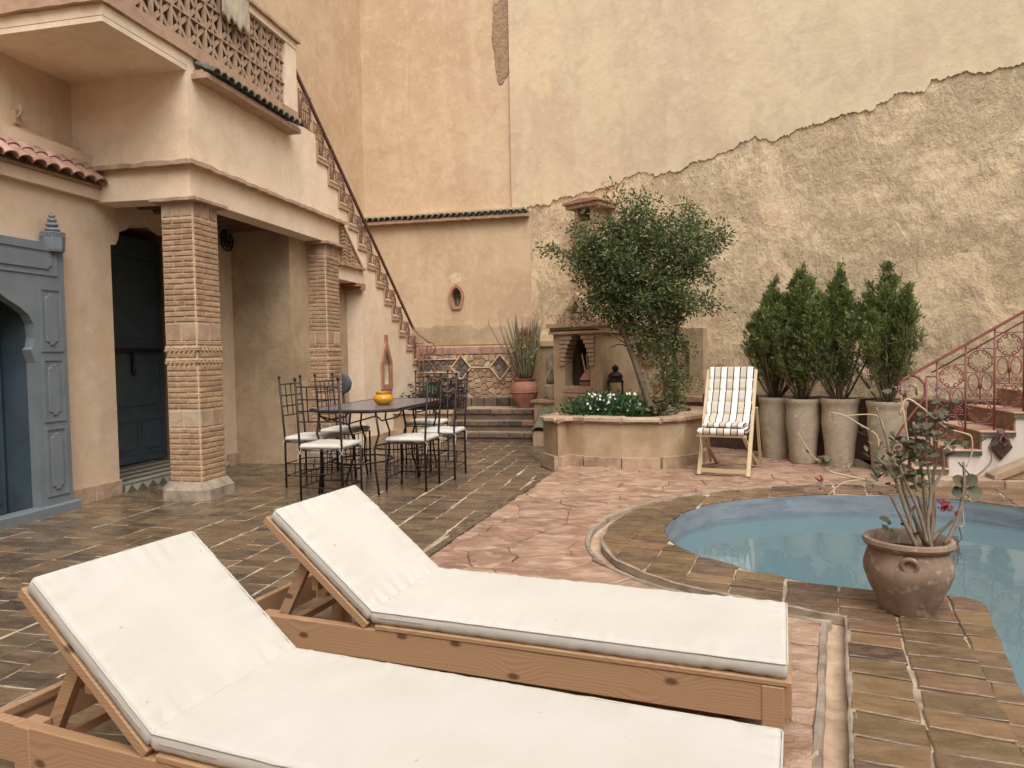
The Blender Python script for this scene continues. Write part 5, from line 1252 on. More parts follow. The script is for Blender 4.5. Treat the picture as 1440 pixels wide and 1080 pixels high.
# crown envelope filled by many uneven clumps
env = [((-.48, 9.4, 2.58), (.52, .48, .46), 100), ((.12, 9.4, 2.62), (.45, .48, .46), 84), ((-.35, 9.4, 3.0), (.5, .4, .32), 56), ((-.05, 9.4, 2.1), (.42, .4, .4), 60), ((-.55, 9.4, 2.1), (.36, .35, .35), 46), ((.0, 9.42, 1.65), (.26, .22, .4), 34), ((-.95, 9.35, 2.6), (.3, .25, .25), 26), ((-.36, 9.4, 1.85), (.33, .28, .3), 44), ((-.2, 9.4, 1.55), (.22, .2, .25), 18)]
for c, r_, n_ in env:
    for k in range(n_):
        v = np.random.randn(3); v /= np.linalg.norm(v); v *= rs.uniform(.45, 1.05)
        if rs.random() < .12: v *= 1.12
        clump([c[0]+v[0]*r_[0], c[1]+v[1]*r_[1], c[2]+v[2]*r_[2]], rs.uniform(.03, .075), rs.randint(20, 56))
for q in side:
    for i in range(len(q)-1):
        for f in np.linspace(0, 1, 7): clump([q[i][k]+(q[i+1][k]-q[i][k])*f for k in range(3)], .05, 22)
for k in range(70): clump((rs.gauss(.08, .13), 9.40+rs.gauss(0, .06), rs.uniform(.6, 1.6)), .05, 26)      # suckers round the stems
leaves(P, D, .050, .45, mat='leaf_tree', name='crown', parent=tree, off=(0, 9.4, .5))
print('tree leaves', len(P))

# --- four tall jars with conifers
jprof = [(0, 0), (.143, 0), (.15, .03), (.158, .16), (.168, .28), (.186, .40), (.194, .48), (.193, .57), (.188, .66), (.194, .70), (.206, .725), (.208, .755), (.205, .77), (.19, .77), (.18, .72), (0, .68)]
def conifer(parent, H_, Wd, seed, lean=0):
    rs_ = np.random.RandomState(seed)
    mb = MB(); rr = random.Random(seed)
    P = []; D = []; PB = []; DB = []
    stems = []
    nst_ = 17
    for k in range(nst_):
        a = rr.random()*6.28; tr0 = rr.random(); top = H_*(1-.20*tr0-.10*rr.random()) if k else H_
        out = Wd*.56*tr0**.7 if k else 0
        pts = [(.02*math.cos(a), .02*math.sin(a), .7)]
        for i in range(1, 7):
            f = i/6; pts.append((out*math.cos(a)*min(1, f*1.6)**.8*(1-.2*f)+lean*f+.01*rr.uniform(-1, 1), out*math.sin(a)*min(1, f*1.6)**.8*(1-.2*f), .7+(top-.7)*f))
        stems.append(pts); mb.tube(pts, [.016-.013*i/6 for i in range(7)], 5)
    def at(pts, f):
        f *= len(pts)-1; i = min(int(f), len(pts)-2); t = f-i; return np.array([pts[i][k]+(pts[i+1][k]-pts[i][k])*t for k in range(3)])
    for pts in stems:
        for b in range(52):
            f = .08+.92*rr.random()**.85; b0 = at(pts, f); a = rr.random()*6.28
            L = Wd*(.40*(1-f)**.8+.055)*rr.uniform(.5, 1.2); d = np.array([math.cos(a)*.7, math.sin(a)*.7, rr.uniform(.8, 1.6)]); d /= np.linalg.norm(d)
            tip = b0+d*L
            if rr.random() < .35: mb.tube([tuple(b0), tuple(tip)], [.004, .0015], 3)
            n = int(20+30*f)*(0 if ns(math.cos(a)*1.3+seed, math.sin(a)*1.3, f*5) > .22 else 1)+4; t = rs_.rand(n)[:, None]**.7
            q = b0+d*L*(.25+.85*t)+rs_.randn(n, 3)*.018
            dr_ = d+rs_.randn(n, 3)*.45
            if f < .5 and rr.random() < .5: PB.extend(q[::2]); DB.extend(dr_[::2])
            else: P.extend(q); D.extend(dr_)
    mb.build('trunk', 'bark', parent, smooth=True)
    leaves(P, D, .055, .24, mat='leaf_thuja', name='foliage', parent=parent, rl=(.5, 1.3)); leaves(PB, DB, .045, .2, mat='leaf_brown', name='dry_foliage', parent=parent)
jl = ['tall tan clay jar with dark conifer, partly behind the striped deck chair', 'tall tan clay jar with a white chip on its side, second from the deck chair', 'tall tan clay jar with conifer, third from the deck chair', 'tall tan clay jar with the broadest conifer, nearest the red railing']
for i, (x, y_, s_, H_, Wd) in enumerate(((1.36, 9.44, 1., 2.20, .78), (1.625, 9.10, 1., 2.32, .72), (1.99, 8.88, 1.02, 2.31, .74), (2.41, 8.58, 1.0, 2.24, .86))):
    t = pot('tall_jar', jl[i], 'jar', (x, y_, 0), [(r_*s_*(1.02 if i == 3 else 1), z*s_) for r_, z in jprof], 'jar', 'tall clay jars with conifers', soil=(.175, .70), rz=random.random()*6)
    conifer(t, H_, Wd, 20+i)
    if i == 1:
        mb = MB(); slab_piece(mb, blob(0, 0, .012, .022, 10, 1), lambda u, v, d: (u, -d, v), 0, .006, .003); o = mb.build('glaze_chip', 'whitefl', t); o.location = (-.06, -.163, .5) ; o.location = Matrix.Rotation(-t.rotation_euler.z, 4, 'Z') @ Vector((-.045, -.166, .48)); o.rotation_euler = (0, 0, -t.rotation_euler.z)

# ================================================================== RIGHT STAIR
rs_t = thing('right_stair', 'white washed stair with terracotta treads behind the pool at right', 'stairs', (3.5, 8.2, 0), world=True)
SX0, RUN, RISE, SY = 2.45, .292, .185, 7.75
poly = [(SX0, -.05)]
N_ = 9
for i in range(N_):
    x = SX0+i*RUN; z = .16+i*RISE; poly += [(x, z-.05), (x+RUN, z-.05)]
poly += [(SX0+N_*RUN, -.05)]
mb = MB(); mb.prism(poly, [], FY, SY, 8.85); mb.build('stair_wall', 'white_wash', rs_t)
for i in range(N_):
    x = SX0+i*RUN; z = .16+i*RISE
    for k in range(4):
        mb = MB().rnd(); mb.bbox((x-.03, SY-.03+k*.28, z-.018), (x+RUN-.002, SY-.03+(k+1)*.28-.006, z), .005); mb.build('tread_tile', 'tread', rs_t)
    mb = MB(); mb.box((x-.025, SY-.022, z-.055), (x+RUN-.004, SY-.002, z-.019)); mb.build('nosing', 'green_tile', rs_t)
    mb = MB(); mb.box((x-.012, SY+.005, z-RISE+.002), (x-.001, 8.84, z-.02)); mb.build('riser', 'capstone', rs_t)
cu = thing('stone_kerb', 'low sandstone kerb at the foot of the white stair by the pool', 'kerb', (3.4, 7.6, 0), world=True)
for i in range(8):
    x = 2.46+i*.34; mb = MB().rnd(); mb.bbox((x, 7.50, -.05), (x+.334, 7.748, .085), .008); mb.build('kerb_stone', 'capstone', cu)
rm = thing('low_ramp_wall', 'small beige ramp wall with sloping stone coping below the white stair', 'wall', (3.7, 7.6, 0), world=True)
mb = MB(); mb.prism([(3.12, .088), (4.6, .088), (4.6, .76), (3.12, .1)], [], FY, 7.56, 7.70); mb.build('ramp_wall', 'plaster_low', rm)
mb = MB(); mb.prism([(3.06, .088), (3.12, .088), (4.6, .762), (4.6, .83), (3.06, .125)], [], FY, 7.53, 7.73); mb.build('coping', 'capstone', rm)
# red diamond bracket
rd = thing('diamond_bracket', 'red iron diamond shaped bracket fixed to the white stair wall', 'bracket', (3.19, 7.74, .39), world=True)
Dm = [(3.16, .54), (3.215, .54), (3.29, .375), (3.19, .245), (3.09, .375)]
mb = MB(); slab_piece(mb, [(a, b) for a, b in Dm], lambda u, v, d: (u, 7.75-d, v), .0, .05, .03); mb.build('plate', 'rust_rail', rd)
mb = MB(); mb.tube([(3.19, 7.69, .50), (3.15, 7.66, .44), (3.19, 7.66, .39), (3.23, 7.66, .44), (3.19, 7.69, .50)], .012, 6); mb.build('knot', 'rust_rail', rd, smooth=True)
# railing
rr_ = thing('scroll_railing', 'oxide red wrought iron stair railing with scroll panels at the right', 'railing', (3.2, 7.78, 0), world=True)
RY = 7.80; RZ = lambda x: 1.08+(x-2.41)*.605
mb = MB(); mb.bar((2.41, RY, RZ(2.41)), (5.0, RY, RZ(5.0)), .04, .022); mb.build('handrail', 'red_iron', rr_)
mb = MB(); mb.tube([(2.60, RY, RZ(2.6)-.09), (5.0, RY, RZ(5.0)-.09)], .009, 5); mb.tube([(2.78, RY, .27), (5.0, RY, .27+2.22*.56)], .009, 5); mb.build('stringer', 'red_iron', rr_, smooth=True)
pw = .255
mb = MB(); sq = .235; PLN = lambda u, v: (u, 0, v)
r_ = .0062
scroll_sq(mb, .008, 0, .24, sq, r_, PLN); mb.tube([(0, 0, 0), (pw, 0, 0)], .006, 4); mb.tube([(0, 0, sq), (pw, 0, sq)], .006, 4)
zb = -.26
for k in (0, 1):      # ovals with scrolls under
    cx = pw*(.27+.46*k); pts = [(cx+.048*math.cos(a), zb+.165+(.085 if math.sin(a) > 0 else .085)*math.sin(a)) for a in [2*math.pi*i/20 for i in range(20)]]
    mb.tube([PLN(*q) for q in pts], r_, 4, True)
    for sg in (-1, 1): mb.tube([PLN(*q) for q in spiral((cx+sg*.028, zb+.04), .03, 1.2, R(90), sg, 10)], r_, 4)
mb.tube([(0, 0, zb), (pw, 0, zb)], .006, 4); mb.tube([(pw/2, 0, zb), (pw/2, 0, 0)], .006, 4); mb.box((pw/2-.01, -.008, zb+.10), (pw/2+.01, .008, zb+.19))
scroll_sq(mb, .008, zb-sq-.005, .24, sq, r_, PLN); mb.tube([(0, 0, zb-sq-.008), (pw, 0, zb-sq-.008)], .006, 4)
spn = mesh_of(mb, 'scroll_panel', MT['red_iron'], True)
for i in range(9):
    x = 2.65+i*pw; zt_ = RZ(x)-.30+.0; inst(spn, 'scroll_panel', rr_, (x-3.2, RY-7.78, zt_+.02))
    mb = MB(); mb.tube([(x, RY, max(.1, .16+RISE*int((x-SX0)/RUN))), (x, RY, RZ(x))], .010, 6); mb.build('post', 'red_iron', rr_, smooth=True)
C_ = lambda px, py: (2.409+(px-1283)*.00624, RY, 1.08-(py-528)*.0071)
mb = MB()
mb.tube([C_(*q) for q in ((1283, 528), (1273, 533), (1267, 542), (1268, 552), (1274, 558))], .013, 6)
mb.tube([C_(*q) for q in ((1283, 528), (1294, 531), (1303, 540), (1305, 552), (1299, 566), (1286, 582), (1272, 600), (1260, 620), (1254, 638), (1256, 652), (1264, 663), (1277, 668), (1290, 664))], .012, 6)
mb.tube([C_(*q) for q in ((1270, 640), (1274, 628), (1285, 622), (1298, 626), (1306, 637), (1307, 650), (1301, 662), (1292, 660))], .012, 6)
mb.tube([C_(*q) for q in ((1276, 560), (1275, 550), (1282, 541), (1291, 546), (1292, 556))], .010, 6)
mb.tube([C_(1306, 530), C_(1307, 668)], .009, 6); mb.tube([C_(1306, 530), C_(1320, 530)], .009, 6)
mb.build('end_scroll', 'red_iron', rr_, smooth=True)

# ================================================================== FURNITURE
# --- sun loungers (local x along from head to foot, y across towards the back, origin on the floor)
def rbox_grid(L, W, T, nx, ny, r, crown=.006, amp=.0025, seed=0, wr=.006):
    """soft cushion: closed, rounded, slightly puffed and wrinkled at the edges"""
    mb = MB(); us = np.linspace(-1, 1, nx+1); vs_ = np.linspace(-1, 1, ny+1)
    def warp(u): return np.sign(u)*(1-(1-abs(u))**1.0)
    V = []; idx = {}
    def P_(u, v, side):
        x, y = u*L/2, v*W/2
        ex, ey = max(0, (abs(x)-(L/2-r))/r), max(0, (abs(y)-(W/2-r))/r)
        e = min(1, math.hypot(ex, ey)); z = T/2-r+r*math.sqrt(max(0, 1-e*e)); 
        if ex > 0 and ey > 0 and math.hypot(ex, ey) > 1:
            k = 1/math.hypot(ex, ey); x = math.copysign(L/2-r+r*ex*k, x); y = math.copysign(W/2-r+r*ey*k, y)
        z += crown*(1-u*u)*(1-v*v)
        dE = min(L/2-abs(x), W/2-abs(y))
        if W/2-abs(y) < L/2-abs(x): q_ = ns(x*26+seed, y*5+x*6, seed)
        else: q_ = ns(y*26+seed, x*5+y*6, seed+3)
        z += wr*q_*math.exp(-dE/.07)*min(1, dE/.012+.35)+amp*ns(x*4+seed, y*4, seed)+amp*.5*ns(x*11+seed, y*7, seed+9)
        return (x, y, side*z)
    g1 = [[None]*(ny+1) for _ in range(nx+1)]; g2 = [[None]*(ny+1) for _ in range(nx+1)]
    for i, u in enumerate(us):
        for j, v in enumerate(vs_):
            g1[i][j] = len(V); V.append(P_(u, v, 1))
    for i, u in enumerate(us):
        for j, v in enumerate(vs_):
            g2[i][j] = len(V); V.append(P_(u, v, -1))
    F = []
    for i in range(nx):
        for j in range(ny):
            F.append((g1[i][j], g1[i+1][j], g1[i+1][j+1], g1[i][j+1])); F.append((g2[i][j+1], g2[i+1][j+1], g2[i+1][j], g2[i][j]))
    for i in range(nx):
        F.append((g2[i][0], g2[i+1][0], g1[i+1][0], g1[i][0])); F.append((g1[i][ny], g1[i+1][ny], g2[i+1][ny], g2[i][ny]))
    for j in range(ny):
        F.append((g1[0][j], g1[0][j+1], g2[0][j+1], g2[0][j])); F.append((g2[nx][j], g2[nx][j+1], g1[nx][j+1], g1[nx][j]))
    mb.add(V, F); return mb
def piping(L, W, z, r, rad=.0035, amp=.002):
    pts = []
    for cx, cy, a0 in ((1, 1, 0), (-1, 1, 90), (-1, -1, 180), (1, -1, 270)):
        for k in range(5): a = R(a0+k*22.5); pts.append((cx*(L/2-r)+r*math.cos(a), cy*(W/2-r)+r*math.sin(a), z))
    out = []
    for i in range(len(pts)):
        a, b = Vector(pts[i]), Vector(pts[(i+1) % len(pts)]); k = max(1, int((b-a).length/.05))
        for j in range(k): q = a+(b-a)*j/k; out.append((q.x, q.y, q.z+amp*ns(q.x*20, q.y*20)))
    return MB().tube(out, rad, 5, True)
LW = .595; SL = 1.59; BL_ = .60; HT = .35; TH = .058; ANG = R(39.5)
def lounger(label, loc, rz, seed, SL):
    t = thing('sun_lounger', label, 'sun lounger', loc, rz, 'pine sun loungers in front')
    zf = HT-TH                      # top of slats
    # frame rails
    for y_ in (.018, LW-.018):
        mb = MB(); mb.bbox((-.66, y_-.018, zf-.145), (SL-.012, y_+.018, zf-.022), .003); mb.build('side_rail', 'pine', t)
        mb = MB(); mb.bbox((.03, y_-.022, zf-.021), (SL+.006, y_+.022, zf-.002), .003); mb.build('top_rail', 'pine', t)
    for x in (-.66, SL-.012): 
        mb = MB(); mb.bbox((x-.03 if x < 0 else x, .037, zf-.145), (x if x < 0 else x+.03, LW-.037, zf-.022), .003); mb.build('end_rail', 'pine', t)
    for x in (-.55, SL-.075):
        for y_ in (-.0, LW-.07):
            mb = MB(); mb.bbox((x, y_+(.0 if y_ > .1 else -.004), -.002), (x+.07, y_+(.074 if y_ > .1 else .07), zf-.024), .003); mb.build('leg', 'pine', t)
    for i in range(13):
        x = .06+i*.118; mb = MB(); mb.bbox((x, .045, zf-.020), (x+.08, LW-.045, zf-.003), .002); mb.build('slat', 'pine', t)
    # back rest: rotates about x=0
    Mb = Matrix.Translation((0, 0, zf+.0)) @ Matrix.Rotation(ANG, 4, 'Y') 
    for y_ in (.0, LW-.04): mb = MB(); mb.bbox((-BL_-.03, y_, -.036), (.0, y_+.04, -.002), .003, Mb); mb.build('back_rail', 'pine', t)
    for i in range(5): x = -BL_-.02+i*.125; mb = MB(); mb.bbox((x, .042, -.02), (x+.09, LW-.042, -.003), .002, Mb); mb.build('back_slat', 'pine', t)
    # prop
    pc = Mb @ Vector((-.40, 0, -.03))
    for y_ in (.07, LW-.1): mb = MB(); mb.bar((pc.x, y_+.015, pc.z), (-.50, y_+.015, zf-.09), .045, .028, (0, 1, 0)); mb.build('prop', 'pine', t)
    mb = MB(); mb.bar((pc.x+.04, .05, pc.z-.12), (pc.x+.04, LW-.05, pc.z-.12), .03, .045); mb.bar((-.48, .038, zf-.10), (-.48, LW-.038, zf-.10), .04, .03); mb.build('cross_bar', 'pine', t)
    for y_ in (.02, LW-.02): mb = MB(); mb.bar((-.40, y_+.02*(1 if y_ < .1 else -1), zf-.12), (.02, y_+.02*(1 if y_ < .1 else -1), zf-.02), .018, .04); mb.build('ratchet_bar', 'pine', t)
    # cushions
    mb = rbox_grid(SL+.0, LW, TH, 150, 60, .013, .008, .004, seed, .006); o = mb.build('seat_cushion', 'canvas', t, smooth=True); o.location = (SL/2+.005, LW/2, zf+TH/2+.001)
    mb = piping(SL, LW, TH/2-.007, .012, .003); q = mb.build('piping', 'canvas', o, smooth=True)
    mb = MB(); mb.box((-SL/2+.04, -LW/2-.002, -.003), (-SL/2+.24, -LW/2+.004, .001)); mb.build('zip', 'zip', o)
    mb = rbox_grid(BL_+.01, LW, TH, 64, 60, .013, .008, .004, seed+5, .008); o = mb.build('back_cushion', 'canvas', t, smooth=True)
    o.matrix_local = Mb @ Matrix.Translation((-BL_/2-.012, LW/2, TH/2+.001))
    mb = piping(BL_, LW, TH/2-.007, .012, .003); q = mb.build('piping', 'canvas', o, smooth=True)
    mb = MB(); mb.box((BL_/2-.24, -LW/2-.002, -.003), (BL_/2-.04, -LW/2+.004, .001)); mb.build('zip', 'zip', o)
    # dark cloth under slats (shadow liner)
    return t
ang = math.atan2(-.22, 1.57)
lounger('pine sun lounger with off white cushions, the farther one beside the paving', (-1.165, 2.61, 0), R(-8.8), 1, 1.555)
lounger('pine sun lounger with off white cushions, the one nearest the camera', (-1.385, 1.64, 0), R(-9.8), 40, 1.60)

# --- deck chair
dc = thing('deck_chair', 'folding beech deck chair with striped tufted cushion by the planter', 'deck chair', (.61, 7.966, 0), math.atan2(-.128, .501))
w2 = .26
for s_ in (-1, 1):
    x = s_*w2
    mb = MB(); mb.bar((x, 0, .01), (x, .62, 1.14), .024, .04, (1, 0, 0)); mb.build('back_leg', 'beech', dc)
    mb = MB(); mb.bar((x*.86, -.10, .46), (x*.86, .86, .02), .022, .036, (1, 0, 0)); mb.build('front_leg', 'beech', dc)
    mb = MB(); mb.bar((x*1.1, .46, .72), (x*1.1, .80, .04), .02, .03, (1, 0, 0)); mb.build('stay', 'beech', dc)
for k_, y_, z_, a_, b_ in ((1, .03, .055, .022, .045), (.86, .80, .05, .02, .035), (1, -.09, .45, .025, .025), (1, .60, 1.10, .025, .025)):
    mb = MB(); mb.bar((-w2*k_, y_, z_), (w2*k_, y_, z_), a_, b_); mb.build('crossbar', 'beech', dc)
def striped(name, path, W, T, nu=42, tufts=(), amp=.0):
    # path: polyline in (y,z); thickness along normal
    pts = []; 
    for i in range(len(path)-1):
        for f in np.linspace(0, 1, 26)[:-1]: pts.append((path[i][0]+(path[i+1][0]-path[i][0])*f, path[i][1]+(path[i+1][1]-path[i][1])*f))
    pts.append(path[-1]); n = len(pts); cum = [0]
    for i in range(1, n): cum.append(cum[-1]+math.hypot(pts[i][0]-pts[i-1][0], pts[i][1]-pts[i-1][1]))
    V = []; U = []
    for side in (1, -1):
        for i in range(n):
            a, b = pts[max(0, i-1)], pts[min(n-1, i+1)]; tx, tz = b[0]-a[0], b[1]-a[1]; L = math.hypot(tx, tz); nx, nz = -tz/L, tx/L
            e = min(1, min(cum[i], cum[-1]-cum[i])/.03)
            for j in range(nu+1):
                u = -1+2*j/nu; eu = min(1, (1-abs(u))*W/2/.03)
                puff = math.sqrt(max(0, 1-(1-e)**2))*math.sqrt(max(0, 1-(1-eu)**2))
                th = T/2*(.25+.75*puff)
                if side > 0 and tufts:
                    d = min(abs(cum[i]-q) for q in tufts); th -= T*.22*math.exp(-(d/.018)**2)*(.45+.55*abs(math.cos(u*math.pi*2)))
                    th += T*.05*ns(u*6, cum[i]*14)
                V.append((u*W/2*(1+.03*ns(cum[i]*9, side)), pts[i][0]+nx*th*side, pts[i][1]+nz*th*side)); U.append((u+1)/2)
    F = []; m = nu+1
    for i in range(n-1):
        for j in range(nu):
            F.append((i*m+j, i*m+j+1, (i+1)*m+j+1, (i+1)*m+j)); o_ = n*m; F.append((o_+(i+1)*m+j, o_+(i+1)*m+j+1, o_+i*m+j+1, o_+i*m+j))
    o_ = n*m
    for j in range(nu): F.append((j, o_+j, o_+j+1, j+1)); F.append(((n-1)*m+j+1, o_+(n-1)*m+j+1, o_+(n-1)*m+j, (n-1)*m+j))
    for i in range(n-1): F.append((i*m, (i+1)*m, o_+(i+1)*m, o_+i*m)); F.append((i*m+nu, o_+i*m+nu, o_+(i+1)*m+nu, (i+1)*m+nu))
    mb = MB(); mb.add(V, F); o = mb.build(name, 'stripe', dc, smooth=True)
    at = o.data.attributes.new('u', 'FLOAT', 'POINT'); at.data.foreach_set('value', U); return o
striped('back_cushion', [(.20, .53), (.34, .64), (.50, .90), (.62, 1.17)], .50, .075, 42, (.17, .33, .48, .62))
striped('seat_cushion', [(.26, .50), (.06, .48), (-.13, .50)], .50, .07, 42, (.2,))
striped('head_cushion', [(.20, .56), (.08, .55), (.0, .555)], .44, .045, 36, (.1,))
mb = MB(); mb.tube([(-.22, -.12, .48), (-.20, -.13, .3), (-.2, -.12, .14)], .004, 4); mb.tube([(-.16, .58, 1.14), (-.2, .60, 1.08), (-.23, .6, 1.0)], .004, 4); mb.build('tie', 'seam', dc)

# --- dining set
def bars(mb, a, b, r): mb.tube([a, b], r, 5)
def chair():
    t = thing('iron_chair', 'x', 'chair', (0, 0, 0), 0, 'wrought iron dining chairs')
    W, Dp, Hs = .43, .42, .52
    # local: back at y=0, front at y=Dp
    for x in (-W/2, W/2):
        mb = MB(); mb.tube([(x, 0, 0), (x, .0, Hs), (x*1.02, -.045, 1.15)], .011, 6); mb.build('back_leg', 'black_iron', t, smooth=True)
        mb = MB(); mb.lathe([(0, 0), (.014, .008), (.018, .02), (.012, .032), (0, .036)], 10, (x*1.02, -.046, 1.145)); mb.build('finial', 'black_iron', t, smooth=True)
        mb = MB(); mb.tube([(x, Dp, 0), (x, Dp, Hs-.03)], .011, 6); mb.build('front_leg', 'black_iron', t, smooth=True)
    mb = MB()
    for z in (Hs-.035, .26, .13):
        for a, b in (((-W/2, Dp, z), (W/2, Dp, z)), ((-W/2, 0, z), (-W/2, Dp, z)), ((W/2, 0, z), (W/2, Dp, z)), ((-W/2, 0, z), (W/2, 0, z))): bars(mb, a, b, .006)
    for k in range(1, 4):
        for x in (-W/2, W/2): bars(mb, (x, Dp*k/4, .13), (x, Dp*k/4, .26), .005)
        bars(mb, (-W/2+W*k/4, Dp, .13), (-W/2+W*k/4, Dp, Hs-.035), .005)
    mb.build('stretcher', 'black_iron', t)
    mb = MB(); yb = lambda z: -.045*(z-Hs)/(1.15-Hs)
    for z in (1.09, .97, .86, .76): bars(mb, (-W/2, yb(z), z), (W/2, yb(z), z), .007)
    for k in range(1, 4): bars(mb, (-W/2+W*k/4, yb(1.09), 1.09), (-W/2+W*k/4, yb(.76), .76), .006)
    mb.build('back_grid', 'black_iron', t)
    mb = rbox_grid(W+.02, Dp+.02, .045, 26, 26, .018, .010, .006, 3, .01); o = mb.build('seat_cushion', 'canvas', t, smooth=True); o.location = (0, Dp/2, Hs+.0)
    mb = MB()
    for x in (-W/2, W/2):
        mb.tube([(x, .01, Hs-.01), (x+.02, -.015, Hs-.03), (x-.015, -.02, Hs-.09), (x-.01, -.015, Hs-.13)], .003, 4); mb.tube([(x, .01, Hs-.01), (x-.02, -.015, Hs-.02), (x+.02, -.02, Hs-.07)], .003, 4)
    mb.build('cushion_tie', 'seam', t)
    return t
c0 = chair()
cl = ['iron dining chair at the near end of the table, its back to the loungers', 'iron dining chair at the left side of the table, nearer to the camera', 'iron dining chair at the left side of the table, in front of the farther column',
      'iron dining chair at the right side of the table, nearer to the loungers', 'iron dining chair at the right side of the table, nearer to the steps', 'iron dining chair at the far end of the table before the purple plants']
for i, (x, y_, rz) in enumerate(((-3.18, 6.15, 0), (-3.90, 6.98, R(-90)), (-3.88, 7.72, R(-90)), (-2.35, 6.96, R(90)), (-2.26, 7.66, R(90)), (-2.99, 8.86, R(182)))):
    c = c0 if i == 0 else copy_tree(c0)
    c.location = (x, y_, .0); c.rotation_euler = (0, 0, rz); c['label'] = cl[i]
tb = thing('dining_table', 'long iron table with clipped corners and blue grey mosaic top', 'table', (-3.08, 7.42, 0))
TW, TL, TZ = .46, .95, .84
cc = .2; OC = [(-TW+cc, -TL), (TW-cc, -TL), (TW, -TL+cc), (TW, TL-cc), (TW-cc, TL), (-TW+cc, TL), (-TW, TL-cc), (-TW, -TL+cc)]
mb = MB(); mb.prism(OC, [], XY, TZ-.016, TZ+.002); mb.build('mosaic_top', 'mosaic', tb)
mb = MB(); mb.tube([(x*1.012, y_*1.006, TZ-.012) for x, y_ in OC], .018, 6, True); mb.build('rim', 'black_iron', tb)
for sx in (-1, 1):
    for yy, out in ((-TL+.06, -1), (-.15, 0), (.15, 0), (TL-.06, 1)):
        mb = MB(); x = sx*(TW-.16)
        mb.tube([(x, yy, TZ-.02), (x+sx*.03, yy+out*.0, .6), (x-sx*.02, yy, .45), (x-sx*.01, yy+out*.01, .25), (x+sx*.02, yy+(out*.01 if out else (-.14 if yy < 0 else .14)), .0)], .0115, 6); mb.build('leg', 'black_iron', tb, smooth=True)
for sx in (-1, 1):
    for y0, y1 in ((-TL+.06, -.15), (.15, TL-.06)):
        mb = MB(); x = sx*(TW-.16); mb.tube([(x, y0, TZ-.05), (x, y0+.15, TZ-.12), (x, y1-.15, TZ-.12), (x, y1, TZ-.05)], .008, 5); mb.build('bracing', 'black_iron', tb, smooth=True)
for y_ in (-.55, .55): mb = MB(); mb.tube([(.30*math.cos(a), y_+.34*math.sin(a), .30) for a in [2*math.pi*i/28 for i in range(28)]], .009, 5, True); mb.build('foot_ring', 'black_iron', tb, smooth=True)
for yy in (-TL+.06, TL-.06): mb = MB(); mb.tube([(-TW+.16, yy, TZ-.06), (0, yy, TZ-.14), (TW-.16, yy, TZ-.06)], .008, 5); mb.build('bracing', 'black_iron', tb, smooth=True)
yp = thing('yellow_pot', 'squat yellow glazed pot on the mosaic dining table', 'pot', (-2.98, 7.22, TZ+.003))
mb = MB(); mb.lathe([(0, 0), (.06, 0), (.075, .012), (.105, .05), (.108, .075), (.085, .105), (.068, .115), (.078, .13), (.08, .14), (.066, .14), (.055, .115), (0, .02)], 32); mb.build('body', 'yellow', yp, smooth=True, sharp=50)

# ================================================================== BIG POT WITH SUCCULENT
bp = pot('large_clay_pot', 'large weathered brown clay pot with ring handles and leggy succulent at pool edge', 'plant pot', (1.205, 3.93, .018),
         [(0, 0), (.128, 0), (.133, .012), (.150, .06), (.185, .14), (.206, .20), (.207, .235), (.198, .27), (.186, .31), (.184, .325), (.204, .335), (.213, .35), (.208, .368), (.19, .372), (.175, .36), (.165, .33), (.15, .28), (0, .27)], 'bigpot', wob=.012, seg=48)
mb = MB(); mb.lathe([(.158, .28), (.158, .30), (0, .305)], 24); mb.build('soil', 'soil', bp)
for a in (-105, 75):
    mb = MB(); ca, sa = math.cos(R(a)), math.sin(R(a)); c = Vector((ca*.200, sa*.200, .278)); u = Vector((-sa, ca, 0)); v = Vector((ca*.28, sa*.28, 1)).normalized()
    mb.tube([c+u*.033*math.cos(q)+v*.033*math.sin(q) for q in [2*math.pi*i/20 for i in range(20)]], .0115, 8, True); mb.build('ring_handle', 'bigpot', bp, smooth=True)
# local frame: px of the photo about 1000/3.95 per metre -> convenient direction vectors
ux = Vector((math.cos(yaw), math.sin(yaw), 0)); PXM = 3.98/1000
def K(px, py, dep=0.): # offset from pot centre, px/py measured in picture, dep = metres towards the back
    q = ux*((px-1281)*PXM)+Vector((-math.sin(yaw), math.cos(yaw), 0))*dep; return (q.x, q.y, .372-(py-757)*PXM)
def stem(pts, r0_, r1_, mat='stem_k'):
    P_ = [Vector(K(*q)) for q in pts]; out = []
    n = len(P_)
    for i in range(n-1):        # catmull-rom
        p0, p1, p2, p3 = P_[max(0, i-1)], P_[i], P_[i+1], P_[min(n-1, i+2)]
        for f in (0, .25, .5, .75): out.append(.5*((2*p1)+(-p0+p2)*f+(2*p0-5*p1+4*p2-p3)*f*f+(-p0+3*p1-3*p2+p3)*f**3))
    out.append(P_[-1]); m = len(out)
    mb = MB(); mb.tube(out, [(r0_+(r1_-r0_)*i/(m-1))*(1+.15*ns(i*.9, r0_*99)) for i in range(m)], 7); return mb.build('stem', mat, bp, smooth=True)
